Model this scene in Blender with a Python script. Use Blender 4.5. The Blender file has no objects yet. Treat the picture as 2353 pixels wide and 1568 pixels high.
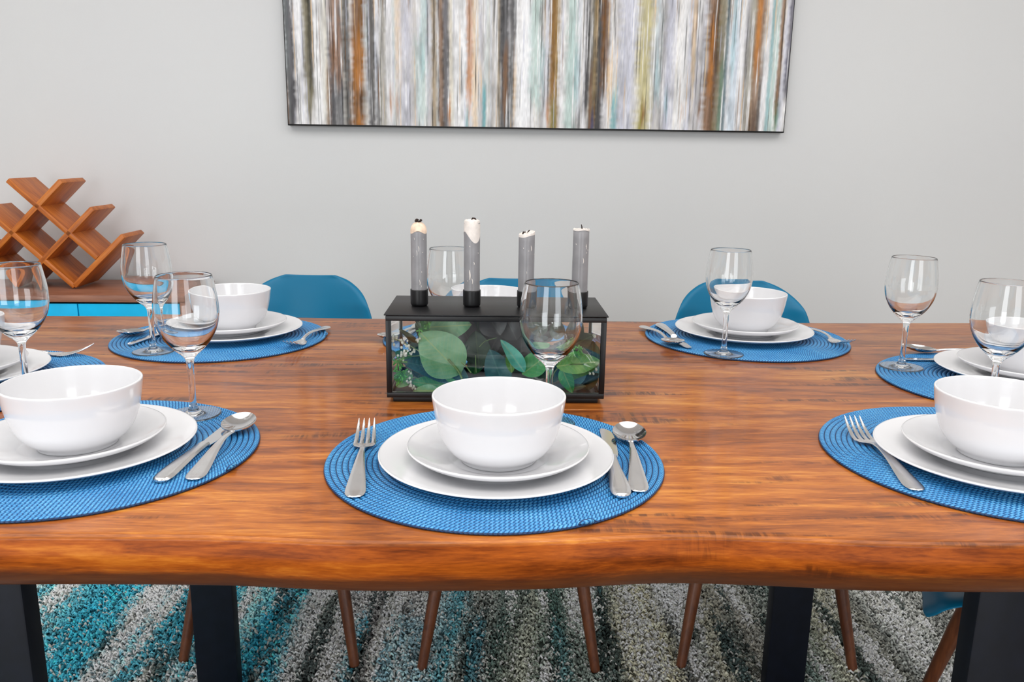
import bpy, bmesh, math, random
import numpy as np
from mathutils import Vector, Matrix, Euler
random.seed(7)
rng = np.random.default_rng(7)
sc = bpy.context.scene
COL = sc.collection
PI = math.pi
# ------------------------------------------------------------------ camera
# world frame: z = 0 is the table top, floor at z = -0.75, y runs away from the camera
FLOOR = -0.75
TH = 0.03                      # table and room are turned this much against the view
cam = bpy.data.cameras.new('camera'); camo = bpy.data.objects.new('camera', cam); COL.objects.link(camo)
cam.sensor_width = 36.0; cam.lens = 1892.23 / 2353 * 36.0
cam.clip_start = 0.02; cam.clip_end = 60
camo.matrix_world = Matrix.Translation((0, 0, 0.3411)) @ Matrix.Rotation(PI/2 - 0.22378, 4, 'X') @ Matrix.Rotation(0.0145, 4, 'Z')
sc.camera = camo
# ------------------------------------------------------------------ world, lights, exposure
w = bpy.data.worlds.new('world'); sc.world = w; w.use_nodes = True
w.node_tree.nodes['Background'].inputs[0].default_value = (0.85, 0.92, 1.0, 1)
w.node_tree.nodes['Background'].inputs[1].default_value = 1.0
sc.view_settings.view_transform = 'Standard'; sc.view_settings.look = 'None'
sc.view_settings.exposure = 0.0; sc.view_settings.gamma = 1.0; sc.view_settings.use_curve_mapping = False
def area(name, loc, target, sx, sy, power, color=(1, 1, 1), shape='RECTANGLE'):
    l = bpy.data.lights.new(name, 'AREA'); l.shape = shape; l.size = sx; l.size_y = sy
    l.energy = power; l.color = color
    o = bpy.data.objects.new(name, l); COL.objects.link(o); o.location = loc
    o.rotation_euler = (Vector(target) - Vector(loc)).to_track_quat('-Z', 'Y').to_euler()
    return o
area('window_daylight_left', (-1.35, -1.98, 0.38), (-1.35, 1, 0.38), 1.25, 2.0, 36, (0.95, 0.98, 1.0))
area('window_daylight_right', (1.35, -1.98, 0.38), (1.35, 1, 0.38), 1.25, 2.0, 27, (0.95, 0.98, 1.0))  # fill from an added, unseen window on the right
area('ceiling_softbox', (0.0, 0.65, 1.82), (0.0, 0.65, -1), 5.2, 2.2, 74, (1.0, 0.985, 0.965))  # unseen broad fill added overhead, larger than any room lamp
for x in (-0.1, 0.35):
    area('ceiling_downlight', (x, 0.0, 1.83), (x, 0.1, -1), 0.10, 0.10, 1.6, (1.0, 0.86, 0.66), 'DISK')
cy = sc.cycles
cy.max_bounces = 12; cy.diffuse_bounces = 4; cy.glossy_bounces = 6; cy.transmission_bounces = 12; cy.transparent_max_bounces = 8
cy.sample_clamp_indirect = 6.0; cy.blur_glossy = 0.6
cy.use_denoising = True

# ------------------------------------------------------------------ helpers
def lin(c):
    return tuple((x/255/12.92 if x/255 <= 0.04045 else ((x/255+0.055)/1.055)**2.4) for x in c)
def rgba(c): return lin(c) + (1.0,)
class NT:
    def __init__(s, name):
        s.m = bpy.data.materials.new(name); s.m.use_nodes = True; s.t = s.m.node_tree; s.t.nodes.clear()
        s.out = s.t.nodes.new('ShaderNodeOutputMaterial'); s.p = s.t.nodes.new('ShaderNodeBsdfPrincipled')
        s.t.links.new(s.p.outputs[0], s.out.inputs[0])
    def n(s, kind, **kw):
        d = s.t.nodes.new('ShaderNode' + kind)
        for k, v in kw.items(): setattr(d, k, v)
        return d
    def l(s, a, b): s.t.links.new(a, b)
    def math(s, op, a, b=None, c=None):
        d = s.n('Math', operation=op)
        for i, v in enumerate((a, b, c)):
            if v is None: continue
            if isinstance(v, (int, float)): d.inputs[i].default_value = v
            else: s.l(v, d.inputs[i])
        return d.outputs[0]
    def mapping(s, scale, coord='Object', loc=(0, 0, 0), rot=(0, 0, 0), src=None):
        m = s.n('Mapping'); m.inputs['Scale'].default_value = scale; m.inputs['Location'].default_value = loc; m.inputs['Rotation'].default_value = rot
        if src is None: src = s.n('TexCoord').outputs[coord]
        s.l(src, m.inputs[0]); return m.outputs[0]
    def noise(s, vec, scale=5, detail=4, rough=0.5, dist=0):
        d = s.n('TexNoise'); s.l(vec, d.inputs['Vector']); d.inputs['Scale'].default_value = scale
        d.inputs['Detail'].default_value = detail; d.inputs['Roughness'].default_value = rough; d.inputs['Distortion'].default_value = dist
        return d.outputs['Fac']
    def ramp(s, fac, stops, interp='LINEAR'):
        d = s.n('ValToRGB'); d.color_ramp.interpolation = interp
        e = d.color_ramp.elements
        while len(e) > 1: e.remove(e[0])
        e[0].position = stops[0][0]; e[0].color = rgba(stops[0][1]) if len(stops[0][1]) == 3 else stops[0][1]
        for p, c in stops[1:]:
            q = e.new(p); q.color = rgba(c) if len(c) == 3 else c
        s.l(fac, d.inputs[0]); return d.outputs[0]
    def mix(s, fac, a, b, mode='MIX'):
        d = s.n('Mix', data_type='RGBA', blend_type=mode)
        for i, v in ((0, fac), (6, a), (7, b)):
            if isinstance(v, (int, float)): d.inputs[i].default_value = v
            elif isinstance(v, tuple): d.inputs[i].default_value = v
            else: s.l(v, d.inputs[i])
        return d.outputs[2]
    def bump(s, h, strength=0.3, dist=0.001):
        b = s.n('Bump'); b.inputs['Strength'].default_value = strength; b.inputs['Distance'].default_value = dist
        s.l(h, b.inputs['Height']); s.l(b.outputs[0], s.p.inputs['Normal'])
    def set(s, **kw):
        for k, v in kw.items():
            k = k.replace('_', ' ')
            inp = s.p.inputs[k]
            if isinstance(v, (int, float)): inp.default_value = v
            elif isinstance(v, tuple): inp.default_value = v if len(v) == 4 else v + (1.0,)
            else: s.l(v, inp)
        return s.m

def flat(name, c, rough=0.5, noise_amt=0.06, nscale=30, bump=0.0, **kw):
    t = NT(name); v = t.mapping((1, 1, 1)); f = t.noise(v, nscale, 3)
    a = tuple(max(0, x*(1-noise_amt)) for x in c); b = tuple(min(255, x*(1+noise_amt)) for x in c)
    col = t.ramp(f, [(0.3, a), (0.7, b)])
    if bump: t.bump(f, bump, 0.001)
    return t.set(Base_Color=col, Roughness=rough, **kw)

def wood(name, cols, rough=0.3, scale=(1.4, 14, 14), coat=0.0, figure=0.0, axis_rand=True, bumpy=0.05, rotz=0, stain=False):
    t = NT(name); tc = t.n('TexCoord').outputs['Object']
    if axis_rand:
        oi = t.n('ObjectInfo').outputs['Random']
        cmb = t.n('CombineXYZ'); t.l(t.math('MULTIPLY', oi, 17.0), cmb.inputs[0]); t.l(t.math('MULTIPLY', oi, 9.0), cmb.inputs[2])
        ad = t.n('VectorMath', operation='ADD'); t.l(tc, ad.inputs[0]); t.l(cmb.outputs[0], ad.inputs[1]); tc = ad.outputs[0]
    v = t.mapping(scale, src=tc, rot=(0, 0, rotz))
    big = t.noise(v, 1.3, 5, 0.6, 0.7)
    v2 = t.mapping((scale[0]*3, scale[1]*9, scale[2]*9), src=tc, rot=(0, 0, rotz))
    fine = t.noise(v2, 1.6, 5, 0.65, 0.2)
    f = t.math('ADD', t.math('MULTIPLY', big, 0.55), t.math('MULTIPLY', fine, 0.45))
    col = t.ramp(f, [(0.33, cols[0]), (0.46, cols[1]), (0.56, cols[2]), (0.70, cols[3])])
    if figure:
        # ribbon figure: short cross-grain ripples that come and go along the boards
        v3 = t.mapping((95, 10, 10), src=tc); rip = t.noise(v3, 1.0, 3, 0.6, 0.4)
        v4 = t.mapping((1.9, 21, 9), src=tc, loc=(3, 1, 0)); msk = t.noise(v4, 1.2, 2, 0.5, 0.3)
        m1 = t.n('MapRange'); t.l(msk, m1.inputs[0]); m1.inputs[1].default_value = 0.57; m1.inputs[2].default_value = 0.70
        m2 = t.n('MapRange'); t.l(rip, m2.inputs[0]); m2.inputs[1].default_value = 0.36; m2.inputs[2].default_value = 0.60
        k = t.math('MULTIPLY', t.math('MULTIPLY', m1.outputs[0], m2.outputs[0]), figure)
        col = t.mix(k, col, rgba(cols[4]))
        v5 = t.mapping((2.2, 7, 7), src=tc, loc=(8, 2, 0)); lg = t.noise(v5, 1.0, 3, 0.6)
        m3 = t.n('MapRange'); t.l(lg, m3.inputs[0]); m3.inputs[1].default_value = 0.35; m3.inputs[2].default_value = 0.7; m3.inputs[3].default_value = 0.80; m3.inputs[4].default_value = 1.14
        hv = t.n('HueSaturation'); t.l(m3.outputs[0], hv.inputs['Value']); t.l(col, hv.inputs['Color']); col = hv.outputs[0]
    if stain:
        # dark natural band along the underside of the live edge, ragged upper border
        oc = t.n('TexCoord').outputs['Object']; sp = t.n('SeparateXYZ'); t.l(oc, sp.inputs[0])
        en = t.noise(t.mapping((3, 40, 40), src=oc), 1.5, 6, 0.75); en2 = t.noise(t.mapping((1.4, 1, 1), src=oc, loc=(4, 0, 0)), 1.2, 2)
        hz = t.math('ADD', sp.outputs[2], t.math('ADD', t.math('MULTIPLY', t.math('SUBTRACT', en, 0.5), 0.022), t.math('MULTIPLY', t.math('SUBTRACT', en2, 0.5), 0.03)))
        mr = t.n('MapRange'); t.l(hz, mr.inputs[0]); mr.inputs[1].default_value = 0.75-0.036; mr.inputs[2].default_value = 0.75-0.048; mr.inputs[3].default_value = 0.0; mr.inputs[4].default_value = 0.72
        col = t.mix(mr.outputs[0], col, rgba((92, 50, 26)))
    t.bump(fine, bumpy, 0.001)
    return t.set(Base_Color=col, Roughness=rough, Coat_Weight=coat, Coat_Roughness=0.14)

M = {}
M['wall'] = flat('wall_paint', (240, 240, 238), 0.9, 0.012, 2.0)
_t = NT('wall_paint_textured'); _v = _t.mapping((1, 1, 1)); _f = _t.noise(_v, 160, 4, 0.6); _g = _t.noise(_v, 1.2, 2)
_t.bump(_f, 0.10, 0.0015)
M['wall_back'] = _t.set(Base_Color=_t.ramp(_g, [(0.3, (215, 216, 218)), (0.7, (218, 219, 220))]), Roughness=0.9)
M['ceiling'] = flat('ceiling_paint', (238, 238, 236), 0.9, 0.01, 2)
M['trim'] = flat('trim_paint', (236, 236, 234), 0.5, 0.01, 3)
M['floor'] = wood('floor_boards_wood', [(96, 78, 60), (120, 98, 76), (138, 114, 90), (156, 132, 106)], 0.45, (1.2, 8, 8))
def table_wood():
    t = NT('acacia_table_wood'); oc = t.n('TexCoord').outputs['Object']; oi = t.n('ObjectInfo')
    cmb = t.n('CombineXYZ'); t.l(t.math('MULTIPLY', oi.outputs['Random'], 17.0), cmb.inputs[0]); t.l(t.math('MULTIPLY', oi.outputs['Random'], 3.0), cmb.inputs[2])
    ad = t.n('VectorMath', operation='ADD'); t.l(oc, ad.inputs[0]); t.l(cmb.outputs[0], ad.inputs[1]); v = ad.outputs[0]
    big = t.noise(t.mapping((2.2, 11, 14), src=v), 1.3, 4, 0.6, 0.9)          # broad clouds along the board
    med = t.noise(t.mapping((11, 85, 85), src=v), 1.0, 5, 0.65, 0.6)          # short streaks
    fine = t.noise(t.mapping((45, 520, 520), src=v), 1.0, 3, 0.6, 0.3)        # pores
    f = t.math('ADD', t.math('MULTIPLY', big, 0.46), t.math('ADD', t.math('MULTIPLY', med, 0.34), t.math('MULTIPLY', fine, 0.20)))
    col = t.ramp(f, [(0.36, (92, 44, 14)), (0.45, (142, 76, 26)), (0.53, (178, 102, 36)), (0.60, (204, 132, 54)), (0.68, (222, 158, 80))])
    rip = t.noise(t.mapping((130, 16, 16), src=v, rot=(0, 0, 0.5)), 1.0, 3, 0.6, 0.5); msk = t.noise(t.mapping((3.2, 20, 9), src=v, loc=(3, 1, 0)), 1.3, 3, 0.6, 0.4)
    m1 = t.n('MapRange'); t.l(msk, m1.inputs[0]); m1.inputs[1].default_value = 0.58; m1.inputs[2].default_value = 0.66
    m2 = t.n('MapRange'); t.l(rip, m2.inputs[0]); m2.inputs[1].default_value = 0.42; m2.inputs[2].default_value = 0.56; m2.inputs[3].default_value = 0.25
    col = t.mix(t.math('MULTIPLY', t.math('MULTIPLY', m1.outputs[0], m2.outputs[0]), 0.8), col, rgba((74, 36, 14)))
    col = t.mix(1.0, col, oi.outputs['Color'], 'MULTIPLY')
    # dark natural band low on the live edge, with a ragged upper border
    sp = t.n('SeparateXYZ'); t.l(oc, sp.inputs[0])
    # the shaped edge is coloured deeper and redder than the flat top
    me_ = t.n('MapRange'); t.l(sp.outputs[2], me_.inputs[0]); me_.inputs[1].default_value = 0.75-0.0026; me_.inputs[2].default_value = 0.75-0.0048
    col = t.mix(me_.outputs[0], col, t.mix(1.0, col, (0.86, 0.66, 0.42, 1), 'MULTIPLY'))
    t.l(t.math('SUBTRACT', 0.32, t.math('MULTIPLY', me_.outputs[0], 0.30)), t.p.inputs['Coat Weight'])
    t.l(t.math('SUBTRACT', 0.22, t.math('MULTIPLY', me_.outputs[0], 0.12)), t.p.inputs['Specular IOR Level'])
    en = t.noise(t.mapping((5, 60, 60), src=oc), 1.5, 6, 0.8); en2 = t.noise(t.mapping((1.4, 1, 1), src=oc, loc=(4, 0, 0)), 1.2, 2)
    hz = t.math('ADD', sp.outputs[2], t.math('ADD', t.math('MULTIPLY', t.math('SUBTRACT', en, 0.5), 0.024), t.math('MULTIPLY', t.math('SUBTRACT', en2, 0.5), 0.034)))
    mr = t.n('MapRange'); t.l(hz, mr.inputs[0]); mr.inputs[1].default_value = 0.75-0.032; mr.inputs[2].default_value = 0.75-0.041; mr.inputs[3].default_value = 0.0; mr.inputs[4].default_value = 0.8
    col = t.mix(mr.outputs[0], col, rgba((70, 38, 20)))
    t.bump(med, 0.03, 0.001)
    return t.set(Base_Color=col, Roughness=0.38, Coat_Roughness=0.10, Coat_IOR=1.5)
M['table'] = table_wood()
M['walnut'] = wood('walnut_leg_wood', [(66, 32, 16), (92, 48, 26), (110, 60, 32), (124, 72, 42)], 0.4, (20, 20, 2))
M['rack'] = wood('acacia_rack_wood', [(130, 62, 16), (174, 92, 28), (198, 112, 38), (214, 136, 58)], 0.42, (3, 18, 18))
M['sideboard'] = wood('walnut_sideboard_wood', [(112, 70, 52), (142, 92, 70), (158, 106, 82), (174, 122, 96)], 0.45, (2, 16, 16))
M['blue_door'] = flat('turquoise_lacquer', (0, 180, 232), 0.45, 0.04, 9, Specular_IOR_Level=0.25)
M['black_gap'] = flat('black_shadow_gap', (14, 14, 16), 0.8, 0.05)
M['black_metal'] = flat('black_powder_coat', (17, 17, 19), 0.38, 0.10, 60, 0.04, Specular_IOR_Level=0.35)
M['leg_metal'] = flat('black_steel_leg', (15, 19, 30), 0.5, 0.12, 40, 0.04, Specular_IOR_Level=0.25)
M['porcelain'] = flat('white_porcelain', (225, 225, 228), 0.16, 0.004, 5, Coat_Weight=0.5, Coat_Roughness=0.04)
M['steel'] = flat('polished_steel', (228, 226, 226), 0.10, 0.01, 40, Metallic=1.0)
M['satin'] = flat('satin_steel', (238, 236, 235), 0.24, 0.01, 60, 0.0, Metallic=1.0)
M['shell'] = flat('petrol_blue_plastic', (0, 110, 150), 0.36, 0.02, 6, Specular_IOR_Level=0.3)
M['grommet'] = flat('black_rubber', (22, 22, 22), 0.7, 0.05)
_t = NT('clear_glass')
M['glass'] = _t.set(Base_Color=(0.985, 0.99, 0.99, 1), Roughness=0.0, IOR=1.47, Transmission_Weight=1.0)
_t = NT('pane_glass')
M['pane'] = _t.set(Base_Color=(0.96, 0.985, 0.98, 1), Roughness=0.0, IOR=1.5, Transmission_Weight=1.0)
M['window_frame'] = flat('white_window_frame', (240, 240, 240), 0.4, 0.01)
M['candle'] = flat('grey_candle_wax', (134, 133, 136), 0.34, 0.06, 45, 0.06, Subsurface_Weight=0.0)
M['candle_pale'] = flat('pale_melted_wax', (222, 214, 208), 0.4, 0.06, 90, 0.2)
M['candle_peach'] = flat('peach_melted_wax', (226, 200, 178), 0.4, 0.08, 120, 0.2)
M['wick'] = flat('charred_wick', (38, 24, 20), 0.9, 0.3, 300, 0.3)
M['berry'] = flat('white_berry', (236, 242, 226), 0.5, 0.08, 200)
M['stem'] = flat('pale_green_stem', (120, 150, 90), 0.5, 0.12, 80)
M['frond'] = flat('bright_green_frond', (108, 190, 90), 0.55, 0.2, 120)
def leafmat(name, a, b, vein):
    t = NT(name); tc = t.n('TexCoord').outputs['Object']
    f = t.noise(t.mapping((1, 1, 1), src=tc), 45, 4, 0.6)
    col = t.ramp(f, [(0.3, a), (0.7, b)])
    sep = t.n('SeparateXYZ'); t.l(tc, sep.inputs[0])
    # side veins run outward and forward from the midrib (local x = along, y = across)
    ay = t.math('ABSOLUTE', sep.outputs[1])
    ph = t.math('MULTIPLY', t.math('SUBTRACT', sep.outputs[0], t.math('MULTIPLY', ay, 0.8)), 900.0)
    s = t.math('POWER', t.math('ABSOLUTE', t.math('SINE', t.math('MULTIPLY', ph, 0.5))), 10.0)
    mid = t.math('LESS_THAN', ay, 0.0009)
    k = t.math('MAXIMUM', t.math('MULTIPLY', s, 0.22), t.math('MULTIPLY', mid, 0.8))
    col = t.mix(k, col, rgba(vein))
    return t.set(Base_Color=col, Roughness=0.42)
M['leaf_light'] = leafmat('leaf_light_green', (92, 166, 112), (148, 196, 150), (170, 196, 130))
M['leaf_mid'] = leafmat('leaf_mid_green', (44, 140, 76), (80, 176, 100), (130, 180, 110))
M['leaf_dark'] = leafmat('leaf_dark_green', (30, 66, 46), (46, 88, 58), (70, 104, 66))
M['leaf_blue'] = leafmat('leaf_blue_green', (22, 84, 92), (40, 108, 112), (60, 120, 116))
M['leaf_teal'] = leafmat('leaf_teal', (60, 164, 150), (104, 204, 180), (130, 190, 160))
M['leaf_olive'] = leafmat('leaf_olive', (40, 46, 22), (62, 72, 34), (84, 92, 50))
M['leaf_bright'] = leafmat('leaf_bright_green', (72, 140, 50), (122, 182, 80), (160, 190, 110))
M['leaf_grey'] = leafmat('leaf_charcoal_grey', (50, 48, 50), (68, 66, 68), (84, 82, 82))  # grey filler leaves, added so the box interior reads dark

def link(name, me, mat=None, parent=None, smooth=True):
    o = bpy.data.objects.new(name, me); COL.objects.link(o)
    if mat is not None and not me.materials: me.materials.append(mat)
    if parent is not None: o.parent = parent
    if smooth: me.polygons.foreach_set('use_smooth', [True]*len(me.polygons))
    return o
def mesh(name, verts, faces):
    me = bpy.data.meshes.new(name); me.from_pydata([tuple(v) for v in verts], [], faces); me.update(); return me
def bmobj(name, bm, mat, parent=None, smooth=True, sharp=True):
    me = bpy.data.meshes.new(name); bmesh.ops.recalc_face_normals(bm, faces=bm.faces); bm.to_mesh(me); bm.free()
    o = link(name, me, mat, parent, smooth)
    if smooth and sharp: me.set_sharp_from_angle(angle=math.radians(38))
    return o
def tag(o, label=None, cat=None, group=None, kind=None):
    if label: o['label'] = label
    if cat: o['category'] = cat
    if group: o['group'] = group
    if kind: o['kind'] = kind
    return o
def empty(name, loc, rz=0.0):
    o = bpy.data.objects.new(name, None); COL.objects.link(o); o.location = loc; o.rotation_euler = (0, 0, rz)
    o.empty_display_size = 0.05; return o
def kids(o): return [c for c in bpy.data.objects if c.parent is o]
def copy_tree(o, parent=None):
    c = o.copy(); COL.objects.link(c); c.parent = parent
    for ch in kids(o): copy_tree(ch, c)
    return c
def add_box(bm, c, s, bev=0.0, rot=None, seg=2):
    r = bmesh.ops.create_cube(bm, size=1.0); vs = r['verts']
    bmesh.ops.scale(bm, vec=s, verts=vs)
    if bev:
        es = list({e for v in vs for e in v.link_edges})
        rr = bmesh.ops.bevel(bm, geom=es, offset=bev, segments=seg, affect='EDGES', profile=0.5)
        vs = list({v for f in rr['faces'] for v in f.verts} | {v for v in vs if v.is_valid})
    if rot is not None: bmesh.ops.rotate(bm, verts=vs, matrix=rot)
    bmesh.ops.translate(bm, verts=vs, vec=c); return vs
def box(name, c, s, mat, parent=None, bev=0.0, rot=None):
    bm = bmesh.new(); add_box(bm, c, s, bev, rot); return bmobj(name, bm, mat, parent)
def lathe_mesh(name, prof, seg=64, closed=False):
    """prof: (r, z) list; r = 0 at an end closes with a pole"""
    V, F, rings = [], [], []
    for r, z in prof:
        if r < 1e-7: rings.append([len(V)]); V.append((0, 0, z))
        else:
            rings.append(list(range(len(V), len(V)+seg)))
            V += [(r*math.cos(2*PI*k/seg), r*math.sin(2*PI*k/seg), z) for k in range(seg)]
    pairs = list(zip(rings, rings[1:])) + ([(rings[-1], rings[0])] if closed else [])
    for a, b in pairs:
        for k in range(seg):
            k2 = (k+1) % seg
            if len(a) == 1 and len(b) == 1: continue
            if len(a) == 1: F.append((a[0], b[k2], b[k]))
            elif len(b) == 1: F.append((a[k], a[k2], b[0]))
            else: F.append((a[k], a[k2], b[k2], b[k]))
    me = mesh(name, V, F)
    bm = bmesh.new(); bm.from_mesh(me); bmesh.ops.recalc_face_normals(bm, faces=bm.faces); bm.to_mesh(me); bm.free()
    return me
def spline(pts, n):
    """Catmull-Rom through points"""
    P = [np.array(p, float) for p in pts]; P = [2*P[0]-P[1]] + P + [2*P[-1]-P[-2]]; out = []
    for i in range(1, len(P)-2):
        for k in range(n):
            t = k/n; a, b, c, d = P[i-1], P[i], P[i+1], P[i+2]
            out.append(0.5*((2*b)+(-a+c)*t+(2*a-5*b+4*c-d)*t*t+(-a+3*b-3*c+d)*t**3))
    out.append(P[-2]); return out
def tube(name, pts, rad, mat, parent=None, seg=10, cap=True):
    pts = [Vector(p) for p in pts]; V, F = [], []
    rad = rad if isinstance(rad, (list, tuple)) else [rad]*len(pts)
    up = Vector((0, 0, 1))
    d0 = (pts[1]-pts[0]).normalized()
    if abs(d0.dot(up)) > 0.95: up = Vector((1, 0, 0))
    for i, p in enumerate(pts):
        d = (pts[min(i+1, len(pts)-1)] - pts[max(i-1, 0)]).normalized()
        a = d.cross(up).normalized(); b = d.cross(a).normalized(); up = (-b if b.dot(up) < 0 else b)
        b = up; a = d.cross(b).normalized()
        V += [p + rad[i]*(math.cos(2*PI*k/seg)*a + math.sin(2*PI*k/seg)*b) for k in range(seg)]
    for i in range(len(pts)-1):
        for k in range(seg):
            F.append((i*seg+k, i*seg+(k+1) % seg, (i+1)*seg+(k+1) % seg, (i+1)*seg+k))
    if cap: F.append(tuple(range(seg))[::-1]); F.append(tuple((len(pts)-1)*seg+k for k in range(seg)))
    return bmobj_from(name, V, F, mat, parent)
def bmobj_from(name, V, F, mat, parent=None):
    bm = bmesh.new(); vs = [bm.verts.new(v) for v in V]
    for f in F:
        try: bm.faces.new([vs[i] for i in f])
        except ValueError: pass
    return bmobj(name, bm, mat, parent)
def rot2(x, y, a): return x*math.cos(a)-y*math.sin(a), x*math.sin(a)+y*math.cos(a)

# ------------------------------------------------------------------ room
WY = 2.88                      # back wall: y = WY + TH * x
def wall_slab(name, c, s, mat):
    o = box(name, (0, 0, 0), s, mat); o.location = (*rot2(c[0], c[1]-WY, TH), 0); o.location.y += WY; o.location.z = c[2]
    o.rotation_euler[2] = TH; o['kind'] = 'structure'; return o
H0, H1 = FLOOR, 1.87; HC = (H0+H1)/2; HH = H1-H0
wall_slab('wall_back', (0, WY+0.05, HC), (7.0, 0.1, HH), M['wall_back'])
wall_slab('wall_left', (-3.45, 0.4, HC), (0.1, 4.86, HH), M['wall'])
wall_slab('wall_right', (3.45, 0.4, HC), (0.1, 4.86, HH), M['wall'])
wall_slab('ceiling', (0, 0.4, H1+0.05), (7.0, 5.06, 0.1), M['ceiling'])
wall_slab('floor', (0, 0.4, H0-0.06), (7.0, 5.06, 0.1), M['floor'])
# wall behind the camera; right window added, both made tall to light the rug
fr = empty('wall_front', (0, 0, 0), 0); fr['kind'] = 'structure'
for nm, c, s in (('wall_above', (0, -2.05, 1.655), (7, 0.1, 0.43)),
                 ('wall_pier', (-2.75, -2.05, 0.34), (1.5, 0.1, 2.2)), ('wall_pier', (0, -2.05, 0.34), (1.4, 0.1, 2.2)), ('wall_pier', (2.75, -2.05, 0.34), (1.5, 0.1, 2.2))):
    box(nm, c, s, M['wall'], fr)
for i, x in enumerate((-1.35, 1.35)):
    wr = empty('window_%d' % (i+1), (x, -2.05, 0.34)); wr['kind'] = 'structure'
    for c, s in (((0, 0, 1.07), (1.3, 0.08, 0.06)), ((0, 0, -1.05), (1.3, 0.08, 0.06)), ((-0.62, 0, 0.01), (0.06, 0.08, 2.06)), ((0.62, 0, 0.01), (0.06, 0.08, 2.06)), ((0, 0, 0.01), (0.05, 0.06, 2.06))):
        box('frame_bar', c, s, M['window_frame'], wr, 0.004)
bb = wall_slab('baseboard_back', (0, WY-0.008, H0+0.05), (6.9, 0.016, 0.10), M['trim'])

# ------------------------------------------------------------------ rug
def vnoise(x, y, seed):
    xi, yi = np.floor(x).astype(np.int64), np.floor(y).astype(np.int64); fx, fy = x-xi, y-yi
    fx = fx*fx*(3-2*fx); fy = fy*fy*(3-2*fy)
    def h(a, b):
        n = (a*374761393 + b*668265263 + seed*974634777) & 0x7fffffff
        n = ((n ^ (n >> 13))*1274126177) & 0x7fffffff
        return ((n ^ (n >> 16)) & 0xffff)/65535.0
    return (h(xi, yi)*(1-fx)+h(xi+1, yi)*fx)*(1-fy)+(h(xi, yi+1)*(1-fx)+h(xi+1, yi+1)*fx)*fy
RUGC = [(-1.6, (90, 150, 160)), (-1.12, (120, 170, 176)), (-0.98, (40, 140, 160)), (-0.90, (60, 150, 170)), (-0.86, (220, 228, 230)), (-0.81, (50, 140, 158)), (-0.76, (120, 160, 166)), (-0.70, (36, 132, 150)), (-0.64, (150, 204, 212)), (-0.56, (30, 138, 166)), (-0.50, (70, 160, 180)),
        (-0.47, (176, 180, 178)), (-0.38, (160, 158, 156)), (-0.30, (128, 126, 124)), (-0.20, (168, 168, 166)), (-0.13, (74, 136, 146)), (-0.08, (150, 150, 142)), (-0.02, (64, 84, 78)),
        (0.05, (150, 152, 138)), (0.10, (66, 88, 80)), (0.17, (120, 130, 122)), (0.22, (62, 76, 72)), (0.27, (196, 192, 170)), (0.33, (206, 200, 172)), (0.37, (84, 84, 82)),
        (0.44, (158, 156, 140)), (0.56, (140, 138, 130)), (0.66, (96, 110, 104)), (0.74, (176, 174, 156)), (0.86, (118, 118, 112)), (0.94, (196, 196, 190)), (1.02, (110, 112, 108)), (1.6, (150, 150, 146))]
def rug_color(x, y):
    xs = x + 0.05*(vnoise(x*3, y*2.2, 1)-0.5) + 0.03*(vnoise(x*14, y*6, 2)-0.5)
    P = np.array([p for p, _ in RUGC]); C = np.array([lin(c) for _, c in RUGC])
    c = np.stack([np.interp(xs, P, C[:, k]) for k in range(3)], -1)
    # thin streaks running with y: pale, dark and turquoise yarns
    xw = x + 0.02*(vnoise(x*5, y*5, 9)-0.5)
    s1 = vnoise(xw*34, y*2.6, 3)*0.75+0.25*vnoise(xw*110, y*9, 31); s2 = vnoise(xw*30+9, y*2.4, 4)*0.75+0.25*vnoise(xw*90, y*8, 41); s3 = vnoise(xw*26+2, y*3.0, 5)
    def blend(c, m, col): return c*(1-m[:, None]) + np.array(lin(col))[None]*m[:, None]
    c = blend(c, np.clip((s1-0.58)*8, 0, 0.97), (232, 232, 222))
    c = blend(c, np.clip((s2-0.58)*8, 0, 0.90), (40, 56, 54))
    c = blend(c, np.clip((s3-0.66)*5, 0, 0.7)*np.clip(0.35-x, 0.05, 1), (40, 150, 172))
    return c
rug = empty('area_rug', (0, 0, 0)); tag(rug, 'shaggy area rug streaked teal, grey, white and beige under the table', 'rug')
RX0, RX1, RY0, RY1 = -1.55, 1.6, 0.15, 2.35
nx, ny = 316, 221
gx, gy = np.meshgrid(np.linspace(RX0, RX1, nx), np.linspace(RY0, RY1, ny)); gx = gx.ravel(); gy = gy.ravel()
gz = FLOOR + 0.004 + 0.003*rng.random(gx.size)
V = np.stack([gx, gy, gz], -1)
idx = np.arange(nx*ny).reshape(ny, nx)
F = np.stack([idx[:-1, :-1], idx[:-1, 1:], idx[1:, 1:], idx[1:, :-1]], -1).reshape(-1, 4)
def fast_mesh(name, V, F, n, colors=None):
    me = bpy.data.meshes.new(name); me.vertices.add(len(V)); me.vertices.foreach_set('co', V.astype(np.float32).ravel())
    me.loops.add(F.size); me.loops.foreach_set('vertex_index', F.astype(np.int32).ravel())
    me.polygons.add(len(F)); me.polygons.foreach_set('loop_start', (np.arange(len(F))*n).astype(np.int32))
    me.update(calc_edges=True)
    if colors is not None:
        a = me.color_attributes.new('Col', 'FLOAT_COLOR', 'POINT')
        a.data.foreach_set('color', np.concatenate([colors, np.ones((len(colors), 1))], -1).astype(np.float32).ravel())
    return me
t_ = NT('rug_yarn'); at = t_.n('Attribute'); at.attribute_name = 'Col'
M['rug'] = t_.set(Base_Color=at.outputs['Color'], Roughness=0.85)
link('backing', fast_mesh('rug_backing', V, F, 4, rug_color(gx, gy)*1.1), M['rug'], rug)
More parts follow.
